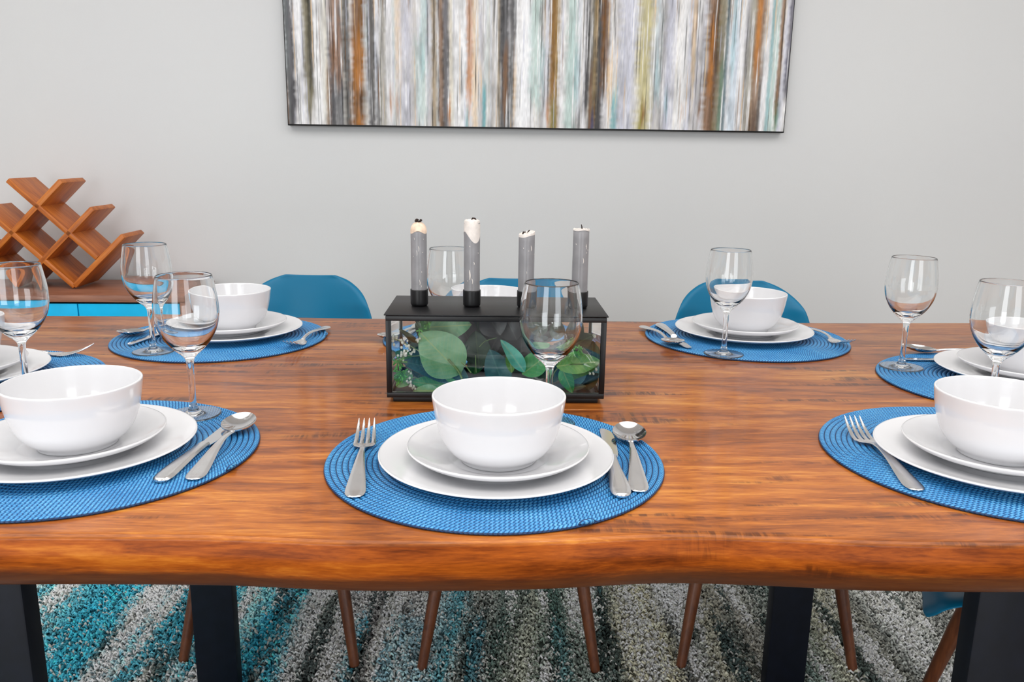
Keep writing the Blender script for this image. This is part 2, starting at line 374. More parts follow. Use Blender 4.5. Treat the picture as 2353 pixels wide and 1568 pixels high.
# yarn tufts where the rug is seen
NTF = 64000
tx = rng.uniform(-1.42, 1.30, NTF); ty = rng.uniform(1.34, 2.12, NTF)
ang = rng.normal(0, 1.0, NTF); L = rng.uniform(0.009, 0.016, NTF); Wd = rng.uniform(0.0018, 0.0029, NTF)
dx, dy = np.cos(ang), np.sin(ang); lean = rng.uniform(0.25, 0.9, NTF)
cols = rug_color(tx + rng.normal(0, 0.005, NTF), ty + rng.normal(0, 0.02, NTF))*np.clip(rng.normal(2.2, 0.55, NTF), 0.6, 3.6)[:, None]
odd = rng.random(NTF)
cols[odd < 0.12] = np.array(lin((224, 224, 218))); cols[odd > 0.90] *= 0.35
ring = []
for k, (s, hz) in enumerate(((-0.5, 0.006), (0.0, 0.0135), (0.5, 0.009))):
    cx = tx + dx*L*s; cyy = ty + dy*L*s; cz = FLOOR + hz*(0.7+0.6*lean)
    px, py = -dy, dx
    ring += [np.stack([cx+px*Wd, cyy+py*Wd, cz], -1), np.stack([cx-px*Wd, cyy-py*Wd, cz], -1), np.stack([cx, cyy, cz+Wd*1.3], -1)]
V = np.stack(ring, 1).reshape(-1, 3)
b = (np.arange(NTF)*9)[:, None]
tri = []
for k in (0, 3):
    for a0, a1 in ((0, 2), (2, 1), (1, 0)):
        tri += [[k+a0, k+a1, k+3+a1], [k+a0, k+3+a1, k+3+a0]]
tri += [[0, 1, 2], [6, 8, 7]]
F = (b[:, None, :] + np.array(tri)[None]).reshape(-1, 3)
pile = link('pile', fast_mesh('rug_pile', V, F, 3, np.repeat(np.clip(cols, 0, 1), 9, 0)), M['rug'], rug, smooth=False)
pile['kind'] = 'stuff'

# ------------------------------------------------------------------ table
TYC = 1.19
table = empty('dining_table', (0, TYC, FLOOR), TH)
tag(table, 'long live-edge dining table of glossy orange-brown wood on black steel legs', 'table')
TZ = -FLOOR
NE = [(-1.17, -.490), (-1.08, -.500), (-0.8, -.507), (-0.6, -.499), (-.457, -.496), (-.29, -.498), (-.183, -.5065), (-.105, -.509), (.012, -.506), (.132, -.495), (.232, -.500), (.329, -.509), (.469, -.512), (.62, -.508), (.82, -.497), (1.1, -.505), (1.2, -.495)]
FE = [(-1.17, .508), (-1.059, .511), (-.527, .521), (-.29, .513), (.241, .508), (.669, .508), (.95, .520), (1.107, .526), (1.2, .520)]
def smooth_interp(P, x):
    pts = np.array(spline([(a, b) for a, b in P], 8)); return float(np.interp(x, pts[:, 0], pts[:, 1]))
xs = np.linspace(-1.17, 1.2, 120)
nearc = [smooth_interp(NE, x) for x in xs]; farc = [smooth_interp(FE, x) for x in xs]
TT = 0.062
edgeprof = [(0.012, 0.0), (0.0054, 0.0), (0.0040, -0.0004), (0.0027, -0.0012), (0.0016, -0.0023), (0.0008, -0.0038), (0.0002, -0.0056), (-0.0008, -0.0095), (-0.0030, -0.016), (-0.0030, -0.026), (-0.0006, -0.036), (0.0040, -0.045), (0.0105, -0.053), (0.020, -0.059), (0.030, -TT)]
seams = [-.372, -.238, -.112, .018, .150, .282, .398]
g = 0.00008
def plank(kind, y0, y1, tone):
    V, F = [], []
    for i, x in enumerate(xs):
        if kind == 'near':
            e = nearc[i]; sec = [(e+o, z) for o, z in edgeprof] + [(y1-g, -TT), (y1-g, -0.0003), (y1-g-0.0002, -0.00005), (y1-g-0.002, 0)]
            sec[0] = (e+0.012, 0)
        elif kind == 'far':
            e = farc[i]; sec = [(e-o, z) for o, z in edgeprof] + [(y0+g, -TT), (y0+g, -0.0003), (y0+g+0.0002, -0.00005), (y0+g+0.002, 0)]
        else:
            sec = [(y0+g+0.002, 0), (y0+g+0.0002, -0.00005), (y0+g, -0.0003), (y0+g, -TT), (y1-g, -TT), (y1-g, -0.0003), (y1-g-0.0002, -0.00005), (y1-g-0.002, 0)]
        n = len(sec); V += [(x, a, TZ+z) for a, z in sec]
    for i in range(len(xs)-1):
        for k in range(n):
            F.append((i*n+k, i*n+(k+1) % n, (i+1)*n+(k+1) % n, (i+1)*n+k))
    F.append(tuple(range(n))); F.append(tuple((len(xs)-1)*n+k for k in range(n))[::-1])
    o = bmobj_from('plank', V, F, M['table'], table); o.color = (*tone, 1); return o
tones = [(1.0, .98, .9), (.92, .88, .86), (.78, .74, .74), (.86, .86, .90), (.72, .70, .74), (.74, .74, .82), (.64, .64, .72), (.70, .68, .74)]   # boards differ; near lighter, far duller, to imitate light across the top
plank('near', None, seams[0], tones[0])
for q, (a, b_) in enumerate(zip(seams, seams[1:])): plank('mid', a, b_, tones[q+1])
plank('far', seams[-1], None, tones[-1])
for xn, xf in ((-0.607, -0.579), (0.590, 0.586)):
    for xx, yy in ((xn, -0.305), (xf, 0.318)):
        box('leg', (xx, yy, (TZ-TT)/2), (0.082, 0.032, TZ-TT), M['leg_metal'], table, 0.003)
    box('top_bar', ((xn+xf)/2, 0.006, TZ-TT-0.014), (0.07, 0.60, 0.026), M['leg_metal'], table, 0.003, Matrix.Rotation(-math.atan2(xf-xn, 0.623), 3, 'Z'))

# ------------------------------------------------------------------ sideboard
SBT = -0.10                    # its top
sb = empty('sideboard', (-1.03, 2.815, FLOOR), 0.055)
tag(sb, 'low walnut sideboard with turquoise fronts against the wall under the wine rack', 'sideboard')
sh = SBT-FLOOR; SW, SD = 1.25, 0.315
box('top', (-SW/2, -SD/2, sh-0.011), (SW, SD, 0.022), M['sideboard'], sb, 0.0015)
box('end_panel', (-0.012, -SD/2+0.001, 0.15+(sh-0.022-0.15)/2), (0.022, SD-0.004, sh-0.022-0.15), M['sideboard'], sb, 0.001)
box('end_panel', (-SW+0.012, -SD/2+0.001, 0.15+(sh-0.022-0.15)/2), (0.022, SD-0.004, sh-0.022-0.15), M['sideboard'], sb, 0.001)
box('bottom_panel', (-SW/2, -SD/2, 0.16), (SW-0.05, SD-0.006, 0.02), M['sideboard'], sb, 0.001)
box('carcass', (-SW/2, -SD/2+0.012, 0.17+(sh-0.024-0.17)/2), (SW-0.05, SD-0.036, sh-0.024-0.17), M['black_gap'], sb)
dw = 0.296
for k in range(4):
    xr = -0.027 - k*(dw+0.0035)
    for (za, zb) in ((sh-0.028, sh-0.165), (sh-0.170, 0.175)):
        d = box('drawer' if za > sh-0.1 else 'door', (xr-dw/2, -SD+0.013, (za+zb)/2), (dw, 0.014, za-zb), M['blue_door'], sb, 0.001)
for x in (-0.08, -SW+0.08):
    for y in (-0.05, -SD+0.05):
        tube('leg', [(x, y, 0.15), (x, y, 0.0)], [0.016, 0.010], M['sideboard'], sb)

# ------------------------------------------------------------------ wine rack
rk = empty('wine_rack', (-1.395, 2.585, SBT+0.0002), 0.04)
tag(rk, 'wooden lattice wine rack of crossed slats standing on the sideboard', 'wine rack')
PX, PZ = 0.0870, 0.0838; RD = 0.158; ST = 0.0165
def slat(p0, p1, z_off=0):
    a, b_ = Vector((p0[0], 0, p0[1])), Vector((p1[0], 0, p1[1])); d = (b_-a); Ln = d.length; d.normalize()
    bm = bmesh.new(); add_box(bm, (0, 0, 0), (Ln, RD, ST), 0.0025)
    o = bmobj('slat', bm, M['rack'], rk)
    o.location = (a+b_)/2 + Vector((0, RD/2, ST*0.62)); o.rotation_euler = (0, -math.atan2(d.z, d.x), 0)
    return o
def nd(i, j): return ((j-i)*PX, (i+j)*PZ)
e = 0.07
slat(nd(0.0-e*0.3, 0), nd(2.93, 0)); slat(nd(0.07, 1), nd(2.93, 1)); slat(nd(1, -1), nd(2.93, -1))
slat(nd(0, 0), nd(0, 1.93)); slat(nd(1, -1), nd(1, 1.93)); slat(nd(2, -0.93), nd(2, 1.93))

# ------------------------------------------------------------------ painting
PX0, PX1, PZ0, PZ1 = -0.753, 0.905, 0.427, 1.29
pt = empty('abstract_painting', (*rot2(0, -0.0, TH), 0), TH); pt.location = (0, WY-0.001, 0)
tag(pt, 'wide abstract canvas of vertical white, grey, brown and teal paint streaks', 'painting')
CT = 0.034
def paint_colors(nu, nv):
    U, Vv = np.meshgrid(np.linspace(0, 1, nu), np.linspace(0, 1, nv))   # Vv 0 bottom .. 1 top
    r = np.random.default_rng(21)
    base = np.array(lin((206, 204, 204)))
    img = np.ones((nv, nu, 3))*base
    UF, VF = U, Vv
    def streak(f, wd, col, al=0.8, z0=0.0, z1=1.0, seed=0):
        i0 = max(0, int((f-wd*1.8)*(nu-1))); i1 = min(nu, int((f+wd*1.8)*(nu-1))+2)
        if i1 <= i0: return
        U, Vv = UF[:, i0:i1], VF[:, i0:i1]; amp = wd*0.7
        jag = amp*0.30*(vnoise(U*2+seed*7.1, Vv*14, seed)-0.5) + amp*0.35*(vnoise(U*6+seed, Vv*90, seed+50)-0.5)
        d = np.abs(U-f+jag)/(wd*(0.5 if seed < 500 or seed >= 900 else 0.62))
        m = np.clip(1.5-d*1.2, 0, 1)
        m = m*np.clip((Vv-z0)*14+0.5+1.5*(vnoise(U*220, Vv*3, seed+3)-0.5), 0, 1)*np.clip((z1-Vv)*14+0.5+1.5*(vnoise(U*220, Vv*3, seed+4)-0.5), 0, 1)
        lo = 0.5 if seed < 500 else 0.8
        m = (m*(lo+(1-lo)*vnoise(U*420+seed, Vv*9, seed+1))*al)[..., None]
        img[:, i0:i1] = img[:, i0:i1]*(1-m) + np.array(lin(col))*m
    pal = [(232, 232, 236), (240, 240, 242), (214, 214, 222), (198, 196, 206), (222, 220, 212), (232, 224, 208), (206, 218, 222), (188, 186, 190), (226, 230, 238), (210, 204, 196)]
    for k in range(330):
        streak(r.random(), r.uniform(0.002, 0.016), pal[r.integers(len(pal))], 0.8, r.choice([0, 0, r.uniform(0, .45)]), r.choice([1, 1, r.uniform(.3, 1)]), k)
    B = (10, 10, 13); DG = (58, 57, 60); BR = (128, 84, 34); OR = (196, 128, 58); OC = (158, 128, 66); TE = (110, 176, 184); PT = (182, 208, 204); OL = (124, 116, 84); W = (244, 244, 246); LV = (204, 206, 222); DT = (52, 96, 110); PCH = (234, 202, 160)
    K = [(.008, .02, DG, .9), (.027, .016, W, .8), (.044, .016, OL, .9, .1, 1), (.05, .012, B, .8, .3, 1), (.062, .014, W, .9), (.082, .010, BR, .7, 0, .4), (.092, .018, DG, .9, 0, .8), (.10, .008, W, .8, 0, .6), (.104, .02, DG, .8), (.098, .02, OR, .4, .35, 1), (.12, .012, B, .85), (.13, .006, W, .8), (.141, .026, BR, 1), (.142, .018, OR, .6, .3, .7), (.148, .02, B, .7, .15, .35), (.144, .014, OR, .8, 0, .1), (.168, .012, DG, .9), (.18, .008, B, .7, 0, .6), (.205, .006, OR, .8, .2, .3), (.217, .006, OR, .7, .1, .3), (.222, .010, PCH, .6, .35, 1), (.19, .01, OL, .5), (.235, .03, LV, .5), (.265, .02, PT, .6, .1, .7), (.272, .012, TE, .4, .4, 1), (.292, .010, OC, .7), (.305, .010, BR, .8), (.314, .012, B, .75), (.321, .006, OR, .9, .03, .25), (.345, .02, W, .9), (.362, .012, OR, .7, .25, 1), (.36, .008, OR, .5, .05, .6), (.372, .010, PCH, .6), (.391, .007, TE, .9, 0, .35), (.356, .006, TE, .7, 0, .2), (.42, .006, OC, .6), (.424, .010, B, .7, .5, 1), (.431, .018, DG, .9), (.433, .010, BR, .7, .1, .7), (.446, .010, B, .8), (.452, .006, PCH, .7, .1, .6), (.47, .03, W, .8), (.492, .02, PT, .8, .15, 1), (.505, .01, TE, .4, .3, .8), (.518, .007, OR, .8, .08, .3), (.53, .018, OC, 1), (.527, .01, BR, .7, .3, 1), (.53, .008, (120, 120, 60), .8, 0, .15), (.548, .012, W, .8), (.563, .02, PT, .8), (.575, .01, TE, .4, .2, .7), (.572, .008, B, .8, 0, .14), (.583, .008, B, .7, 0, .25), (.595, .008, DG, .9, .1, 1), (.606, .014, B, .8), (.612, .010, OC, .7, .1, 1), (.620, .016, (44, 44, 50), .95), (.604, .006, BR, .7, 0, .6), (.608, .008, (50, 50, 100), .6, 0, .1), (.630, .014, BR, .9, .3, 1), (.64, .006, PCH, .8, .15, .6), (.653, .012, TE, .85, 0, .35), (.675, .03, LV, .9), (.70, .012, W, .7), (.709, .026, (204, 194, 140), .9), (.712, .010, BR, .9, .08, .25), (.706, .006, (150, 140, 60), .8, 0, .2), (.737, .01, TE, .4, .2, .6), (.75, .012, DG, .4), (.76, .02, LV, .8), (.757, .007, TE, .5, .05, .3), (.785, .03, W, .8), (.79, .005, OR, .8, .1, .2), (.80, .01, LV, .8), (.806, .008, PCH, .7, .35, 1), (.825, .006, BR, .8, .05, .3), (.845, .026, BR, .95), (.85, .012, (90, 70, 50), .7), (.843, .010, OR, .7, .3, .9), (.862, .014, OL, .8), (.873, .007, DT, .8), (.866, .008, (70, 130, 110), .6, 0, .6), (.89, .02, (214, 226, 238), .9), (.903, .010, W, .8), (.885, .008, TE, .4, .5, 1), (.922, .02, OL, .6), (.936, .02, BR, .8), (.934, .010, OR, .8, .5, 1), (.945, .006, B, .7, 0, .5), (.938, .012, (70, 50, 40), .7, 0, .3), (.955, .01, W, .8), (.963, .007, TE, .7), (.972, .008, PT, .8), (.981, .008, BR, .9, .15, 1), (.985, .012, (60, 140, 120), .7, .08, .3), (.991, .01, LV, .8), (.998, .010, (60, 60, 90), .8, .2, 1), (.996, .012, W, .7, 0, .3)]
    for k, s in enumerate(K):
        f, wd, col, al = s[:4]; z0, z1 = (s[4], s[5]) if len(s) > 4 else (0, 1)
        # painting fractions were read on its visible lower third
        z0 = z0*0.42 if z0 < .999 else 1; z1 = 1.0 if z1 >= 1 else z1*0.42
        streak(f, wd, col, al, z0 if z0 > 0 else -0.2, z1 if z1 < 1 else 1.3, 500+k)
    for k in range(620):
        z = r.uniform(-.1, .9); c = [W, W, B, B, LV, DG, PCH, W, BR][r.integers(9)]
        near_dark = r.random()
        streak(r.random(), r.uniform(0.0010, 0.0030), c, 0.9 if c is W else 0.75, z, z+r.uniform(.04, .25), 900+k)
    fleck = vnoise(U*700, Vv*60, 77); cloud = vnoise(U*60, Vv*7, 78)*vnoise(U*170, Vv*22, 79)
    img = img*(0.86+0.26*fleck[..., None])*(1.10-0.55*cloud[..., None])
    return np.clip(img, 0, 1).reshape(-1, 3), U, Vv
nu, nv = 760, 190
pc, U, Vv = paint_colors(nu, nv)
hgt = 0.0010*vnoise(U*300, Vv*12, 11) + 0.0006*vnoise(U*700, Vv*90, 12)
V = np.stack([PX0+U*(PX1-PX0), -CT-hgt, PZ0+Vv*(PZ1-PZ0)], -1).reshape(-1, 3)
idx = np.arange(nu*nv).reshape(nv, nu)
F = np.stack([idx[:-1, :-1], idx[:-1, 1:], idx[1:, 1:], idx[1:, :-1]], -1).reshape(-1, 4)
t_ = NT('streaked_acrylic_paint'); at = t_.n('Attribute'); at.attribute_name = 'Col'
M['paint'] = t_.set(Base_Color=at.outputs['Color'], Roughness=0.55, Specular_IOR_Level=0.15)
link('canvas', fast_mesh('canvas', V, F, 4, pc), M['paint'], pt)
for nm, c, s in (('edge', ((PX0+PX1)/2, -CT/2, PZ0-0.001), (PX1-PX0+0.006, CT-0.001, 0.008)), ('edge', ((PX0+PX1)/2, -CT/2, PZ1), (PX1-PX0+0.006, CT-0.001, 0.008)),
                 ('edge', (PX0+0.001, -CT/2, (PZ0+PZ1)/2), (0.008, CT-0.001, PZ1-PZ0)), ('edge', (PX1-0.001, -CT/2, (PZ0+PZ1)/2), (0.008, CT-0.001, PZ1-PZ0))):
    box(nm, c, s, M['black_metal'], pt, 0.001)

# ------------------------------------------------------------------ chairs
def make_shell():
    # side profile (y back, z up), seat front at y=0
    prof = spline([(-0.005, 0.395), (0.02, 0.425), (0.08, 0.437), (0.18, 0.425), (0.29, 0.420), (0.365, 0.440), (0.415, 0.50), (0.445, 0.57), (0.468, 0.65), (0.485, 0.715), (0.497, 0.758), (0.503, 0.777)], 5)
    wid = [(0, .175), (.06, .205), (.25, .232), (.45, .235), (.58, .225), (.72, .194), (.84, .170), (.90, .155), (.945, .133), (.98, .100), (1.0, .062)]
    n = len(prof); nu = 22; V, F = [], []
    s = [0]
    for i in range(1, n): s.append(s[-1]+np.linalg.norm(prof[i]-prof[i-1]))
    s = np.array(s)/s[-1]
    wp = np.array(spline(wid, 6))
    for i in range(n):
        wd = float(np.interp(s[i], wp[:, 0], wp[:, 1])); y, z = prof[i]
        t = prof[min(i+1, n-1)]-prof[max(i-1, 0)]; t = t/np.linalg.norm(t); nrm = np.array([-t[1], t[0]])
        for k in range(nu+1):
            q = -1+2*k/nu
            curl = (0.052 if 0.25 < s[i] < 0.9 else 0.052*max(0.12, min(1, s[i]/0.25 if s[i] <= .25 else (1-s[i])/0.1)))
            off = curl*abs(q)**2.4
            roll = -0.006*max(0, (abs(q)-0.9)/0.1)**2
            V.append((q*wd, y+nrm[0]*(off+roll), z+nrm[1]*(off+roll)))
    for i in range(n-1):
        for k in range(nu): a = i*(nu+1)+k; F.append((a, a+1, a+nu+2, a+nu+1))
    return V, F
def make_chair(root_name, mats):
    root = empty(root_name, (0, 0, 0))
    V, F = make_shell()
    me = mesh('shell', V, F); o = link('shell', me, M['shell'], root)
    so = o.modifiers.new('Solidify', 'SOLIDIFY'); so.thickness = 0.005; so.offset = 0
    su = o.modifiers.new('Subsurf', 'SUBSURF'); su.levels = 1; su.render_levels = 1
    for sx in (-1, 1):
        tube('leg', [(sx*0.118, 0.125, 0.405), (sx*0.150, 0.085, 0.22), (sx*0.186, 0.04, 0.0)], [0.015, 0.015, 0.0105], mats, root, 14)
        tube('leg', [(sx*0.118, 0.300, 0.405), (sx*0.152, 0.345, 0.22), (sx*0.190, 0.415, 0.0)], [0.015, 0.015, 0.0105], mats, root, 14)
        tube('brace', [(sx*0.118, 0.125, 0.385), (-sx*0.118, 0.300, 0.385)], 0.004, M['black_metal'], root, 8)
        tube('brace', [(sx*0.140, 0.098, 0.28), (sx*0.140, 0.332, 0.28)], 0.004, M['black_metal'], root, 8)
    for y in (0.125, 0.30): tube('brace', [(-0.12, y, 0.392), (0.12, y, 0.392)], 0.005, M['black_metal'], root, 8)
    return root
ch = make_chair('dining_chair', M['walnut'])
spots = [((-0.515, 1.535, FLOOR+0.012), -0.02, 'petrol-blue moulded shell chair behind the back-left place setting, nearest the sideboard'),
         ((0.003, 1.525, FLOOR+0.012), 0.0, 'petrol-blue moulded shell chair behind the candle box, middle of the far side'),
         ((0.562, 1.545, FLOOR+0.012), 0.0, 'petrol-blue moulded shell chair at far side below the painting\'s right end'),
         ((0.712, 1.295, FLOOR+0.012), -PI/2-0.4, 'petrol-blue shell chair at the table end, dark seat edge beside right steel leg')]
for i, (loc, rz, lb) in enumerate(spots):
    c = ch if i == 0 else copy_tree(ch)
    c.location = loc; c.rotation_euler = (0, 0, rz); tag(c, lb, 'chair', 'shell chairs around the table')

# ------------------------------------------------------------------ place settings
MH = 0.0046
def make_mat():
    NR = 29; p = 0.19/NR; per = 5; NS = 160
    prof = [(0.0, 0.0)]
    rr = []
    for i in range(NR*per+1):
        r = i*p/per; f = (i % per)/per
        rr.append((r, 0.0020 + 0.0026*abs(math.sin(PI*f))**0.6))
    prof = [(0.0, 0.0)] + [(0.1885, 0.0), (0.1902, 0.0012)] + [(r, z) for r, z in reversed(rr[1:])] + [(0, rr[0][1])]
    me = lathe_mesh('placemat', prof, NS)
    t = NT('blue_braided_cord'); tc = t.n('TexCoord').outputs['Object']
    sep = t.n('SeparateXYZ'); t.l(tc, sep.inputs[0]); x, y = sep.outputs[0], sep.outputs[1]
    r = t.math('SQRT', t.math('ADD', t.math('MULTIPLY', x, x), t.math('MULTIPLY', y, y)))
    q = t.math('DIVIDE', r, p); ri = t.math('ADD', t.math('FLOOR', q), 0.5); fr_ = t.math('ABSOLUTE', t.math('SUBTRACT', t.math('FRACT', q), 0.5))
    an = t.math('ARCTAN2', y, x)
    n = t.math('ROUND', t.math('MULTIPLY', ri, 2*PI*p/0.0046))
    ph = t.math('ADD', t.math('MULTIPLY', t.math('DIVIDE', an, 2*PI), n), t.math('ADD', t.math('MULTIPLY', fr_, 1.5), t.math('MULTIPLY', ri, 0.37)))
    st = t.math('ABSOLUTE', t.math('SUBTRACT', t.math('FRACT', ph), 0.5))     # 0..0.5
    h = t.math('SUBTRACT', 1.0, t.math('POWER', t.math('MULTIPLY', st, 2.0), 3.0))
    nz = t.noise(t.mapping((1, 1, 1), src=tc), 700, 2, 0.6); nb = t.noise(t.mapping((1, 1, 1), src=tc), 14, 2)
    f = t.math('ADD', t.math('MULTIPLY', h, 0.45), t.math('ADD', t.math('MULTIPLY', nz, 0.35), t.math('MULTIPLY', nb, 0.2)))
    f = t.math('SUBTRACT', f, t.math('MULTIPLY', t.math('GREATER_THAN', fr_, 0.40), 0.45))
    col = t.ramp(f, [(0.14, (2, 38, 78)), (0.44, (8, 84, 146)), (0.66, (34, 130, 194)), (0.88, (130, 204, 236))])  # ramp ends put groove shade and cord highlights into the blue
    t.bump(t.math('ADD', h, t.math('MULTIPLY', nz, 0.5)), 0.5, 0.0010)
    me.materials.append(t.set(Base_Color=col, Roughness=0.42))
    o = link('placemat', me); return o
mat0 = make_mat()
tail = tube('braid_end', [(0.062, -0.1765, 0.003), (0.069, -0.1765, 0.0052), (0.076, -0.1745, 0.0052), (0.082, -0.1700, 0.003)], [0.0015, 0.0024, 0.0026, 0.0012], mat0.data.materials[0], mat0, 8)
def dish_profile(R, h, foot, t=0.0034):
    # coupe plate: raised foot ring, flat well, gently rising rim
    up = [(0, 0.0052), (foot*0.5, 0.0052), (foot*0.92, 0.0054), (foot*1.06, 0.0068), (R*0.80, 0.0068+(h-0.0068)*0.40), (R*0.92, 0.0068+(h-0.0068)*0.74), (R*0.985, h-0.0008), (R-0.0010, h)]
    dn = [(R, h-0.0010), (R-0.0006, h-0.0024), (R*0.92, h*0.74-t*0.72), (R*0.80, 0.0068+(h-0.0068)*0.40-t), (foot*1.10, 0.0034), (foot*1.03, 0.0006), (foot*1.0, 0.0), (foot*0.95, 0.0006), (foot*0.9, 0.0018), (0, 0.0018)]
    return [tuple(v) for v in spline(up, 4)] + [tuple(v) for v in spline(dn, 4)]
def fixprof(p): return [(0.0 if (i == 0 or i == len(p)-1) else max(r, 1e-4), z) for i, (r, z) in enumerate(p)]
din_me = lathe_mesh('dinner_plate', fixprof(dish_profile(0.1295, 0.0163, 0.074)), 112)
din_me.materials.append(M['porcelain'])
sid_me = lathe_mesh('side_plate', fixprof(dish_profile(0.0998, 0.0214, 0.055)), 96)
sid_me.materials.append(M['porcelain'])
bo = [(0.0, 0.0030), (0.036, 0.0030), (0.0385, 0.0006), (0.0405, 0.0), (0.0418, 0.0012), (0.044, 0.0046), (0.0530, 0.0120), (0.0612, 0.0235), (0.0660, 0.0370), (0.0692, 0.0510), (0.0712, 0.0640), (0.0722, 0.0710), (0.0719, 0.0728), (0.0708, 0.0733), (0.0699, 0.0724),
      (0.0688, 0.0640), (0.0664, 0.0500), (0.0630, 0.0370), (0.0578, 0.0250), (0.0490, 0.0145), (0.036, 0.0082), (0.018, 0.0062), (0, 0.0060)]
bowl_me = lathe_mesh('soup_bowl', fixprof([tuple(v) for v in spline(bo, 4)]), 112); bowl_me.materials.append(M['porcelain'])
def kind_obj(name, me, loc, rz=0.0):
    o = bpy.data.objects.new(name, me); COL.objects.link(o); o.location = loc; o.rotation_euler = (0, 0, rz)
    return o
for me in (din_me, sid_me, bowl_me, mat0.data): me.polygons.foreach_set('use_smooth', [True]*len(me.polygons))
# wine glass: foot, stem and bowl as one blown solid; outside then inside
gl = [(0.0, 0.0008), (0.020, 0.0004), (0.0325, 0.0), (0.0337, 0.0008), (0.0330, 0.0015), (0.024, 0.0019), (0.013, 0.0030), (0.0072, 0.0070), (0.0047, 0.0145), (0.0042, 0.025), (0.0042, 0.050), (0.0046, 0.068), (0.0058, 0.0750), (0.0100, 0.0805), (0.0185, 0.0880), (0.0285, 0.1000), (0.0358, 0.1150), (0.0391, 0.1300), (0.0394, 0.1400), (0.0386, 0.1520), (0.0366, 0.1660), (0.0341, 0.1800), (0.0334, 0.1824), (0.0326, 0.1824), (0.0324, 0.1810),
      (0.0350, 0.1660), (0.0370, 0.1520), (0.0378, 0.1400), (0.0375, 0.1300), (0.0342, 0.1160), (0.0272, 0.1030), (0.0190, 0.0945), (0.0100, 0.0900), (0.0, 0.0888)]
gp = fixprof([tuple(v) for v in spline(gl, 4)])
def open_lathe(name, prof, seg=72):
    """slice of the glass profile without caps: the three slices share their border rings, so the body stays one closed skin"""
    V, F, rings = [], [], []
    for r, z in prof:
        if r < 1e-7: rings.append([len(V)]); V.append((0, 0, z))
        else:
            rings.append(list(range(len(V), len(V)+seg))); V += [(r*math.cos(2*PI*k/seg), r*math.sin(2*PI*k/seg), z) for k in range(seg)]
    for a, b in zip(rings, rings[1:]):
        for k in range(seg):
            k2 = (k+1) % seg
            if len(a) == 1: F.append((a[0], b[k2], b[k]))
            elif len(b) == 1: F.append((a[k], a[k2], b[0]))
            else: F.append((a[k], a[k2], b[k2], b[k]))
    me = mesh(name, V, F); me.materials.append(M['glass']); me.polygons.foreach_set('use_smooth', [True]*len(me.polygons)); return me
i1 = next(i for i, (r, z) in enumerate(gp) if z >= 0.0144); i2 = next(i for i, (r, z) in enumerate(gp) if z >= 0.0749)
glass_parts = [('foot', open_lathe('glass_foot', gp[:i1+1])), ('stem', open_lathe('glass_stem', gp[i1:i2+1])), ('bowl', open_lathe('glass_bowl', gp[i2:]))]

# ---- cutlery, local +x = towards the tip, origin under the handle end
def strip(name, secs, mat, parent, th=0.0018, cross=8, y0=0.0):
    """secs: (x, half width, z centre, crown) -> closed lens-shaped bar"""
    V, F = [], []
    S = spline([np.array(s, float) for s in secs], 5); n = 2*cross
    for x, hw, z, cr in S:
        hw = max(hw, 0.0002); th_ = th*min(1.0, 0.25+hw/0.0085) if x < 0.02 else th
        for k in range(cross+1):
            q = -1+2*k/cross; V.append((x, y0*(1-0.09*max(0, x-0.16)/0.04)+q*hw, z + cr*q*q + th_/2*math.sqrt(max(0, 1-q**4))))
        for k in range(1, cross):
            q = 1-2*k/cross; V.append((x, y0*(1-0.09*max(0, x-0.16)/0.04)+q*hw, z + cr*q*q - th_/2*math.sqrt(max(0, 1-q**4))))
    m = len(S)
    for i in range(m-1):
        for k in range(n): F.append((i*n+k, i*n+(k+1) % n, (i+1)*n+(k+1) % n, (i+1)*n+k))
    F.append(tuple(range(n))[::-1]); F.append(tuple((m-1)*n+k for k in range(n)))
    return bmobj_from(name, V, F, mat, parent)
HZ = [(0.0, 0.0010, 0.0016, 0), (0.0006, 0.0036, 0.0016, 0), (0.0022, 0.0062, 0.0015, 0), (0.0050, 0.0083, 0.0015, 0), (0.010, 0.0099, 0.0016, 0), (0.018, 0.0104, 0.0020, 0), (0.040, 0.0088, 0.0042, 0), (0.070, 0.0062, 0.0078, 0), (0.100, 0.0040, 0.0095, 0), (0.122, 0.0032, 0.0080, 0), (0.134, 0.0036, 0.0052, 0)]
def make_fork():
    r = empty('fork', (0, 0, 0)); strip('handle', HZ, M['satin'], r, 0.0026)
    hd = strip('head', [(0.130, 0.0034, 0.0062, 0), (0.136, 0.0055, 0.0044, 0.0002), (0.142, 0.0105, 0.0028, 0.0008), (0.148, 0.0122, 0.0020, 0.0012), (0.153, 0.0124, 0.0019, 0.0012)], M['satin'], r, 0.0020)
    for k in range(4):
        y = (-1.5+k)*0.00685; y2 = y*0.93
        strip('tine', [(0.150, 0.0027, 0.0021, 0), (0.165, 0.0025, 0.0030, 0), (0.180, 0.0021, 0.0070, 0), (0.192, 0.0016, 0.0118, 0), (0.200, 0.0009, 0.0158, 0), (0.2025, 0.0003, 0.0171, 0)], M['satin'], hd, 0.0017, 4, y)
    return r
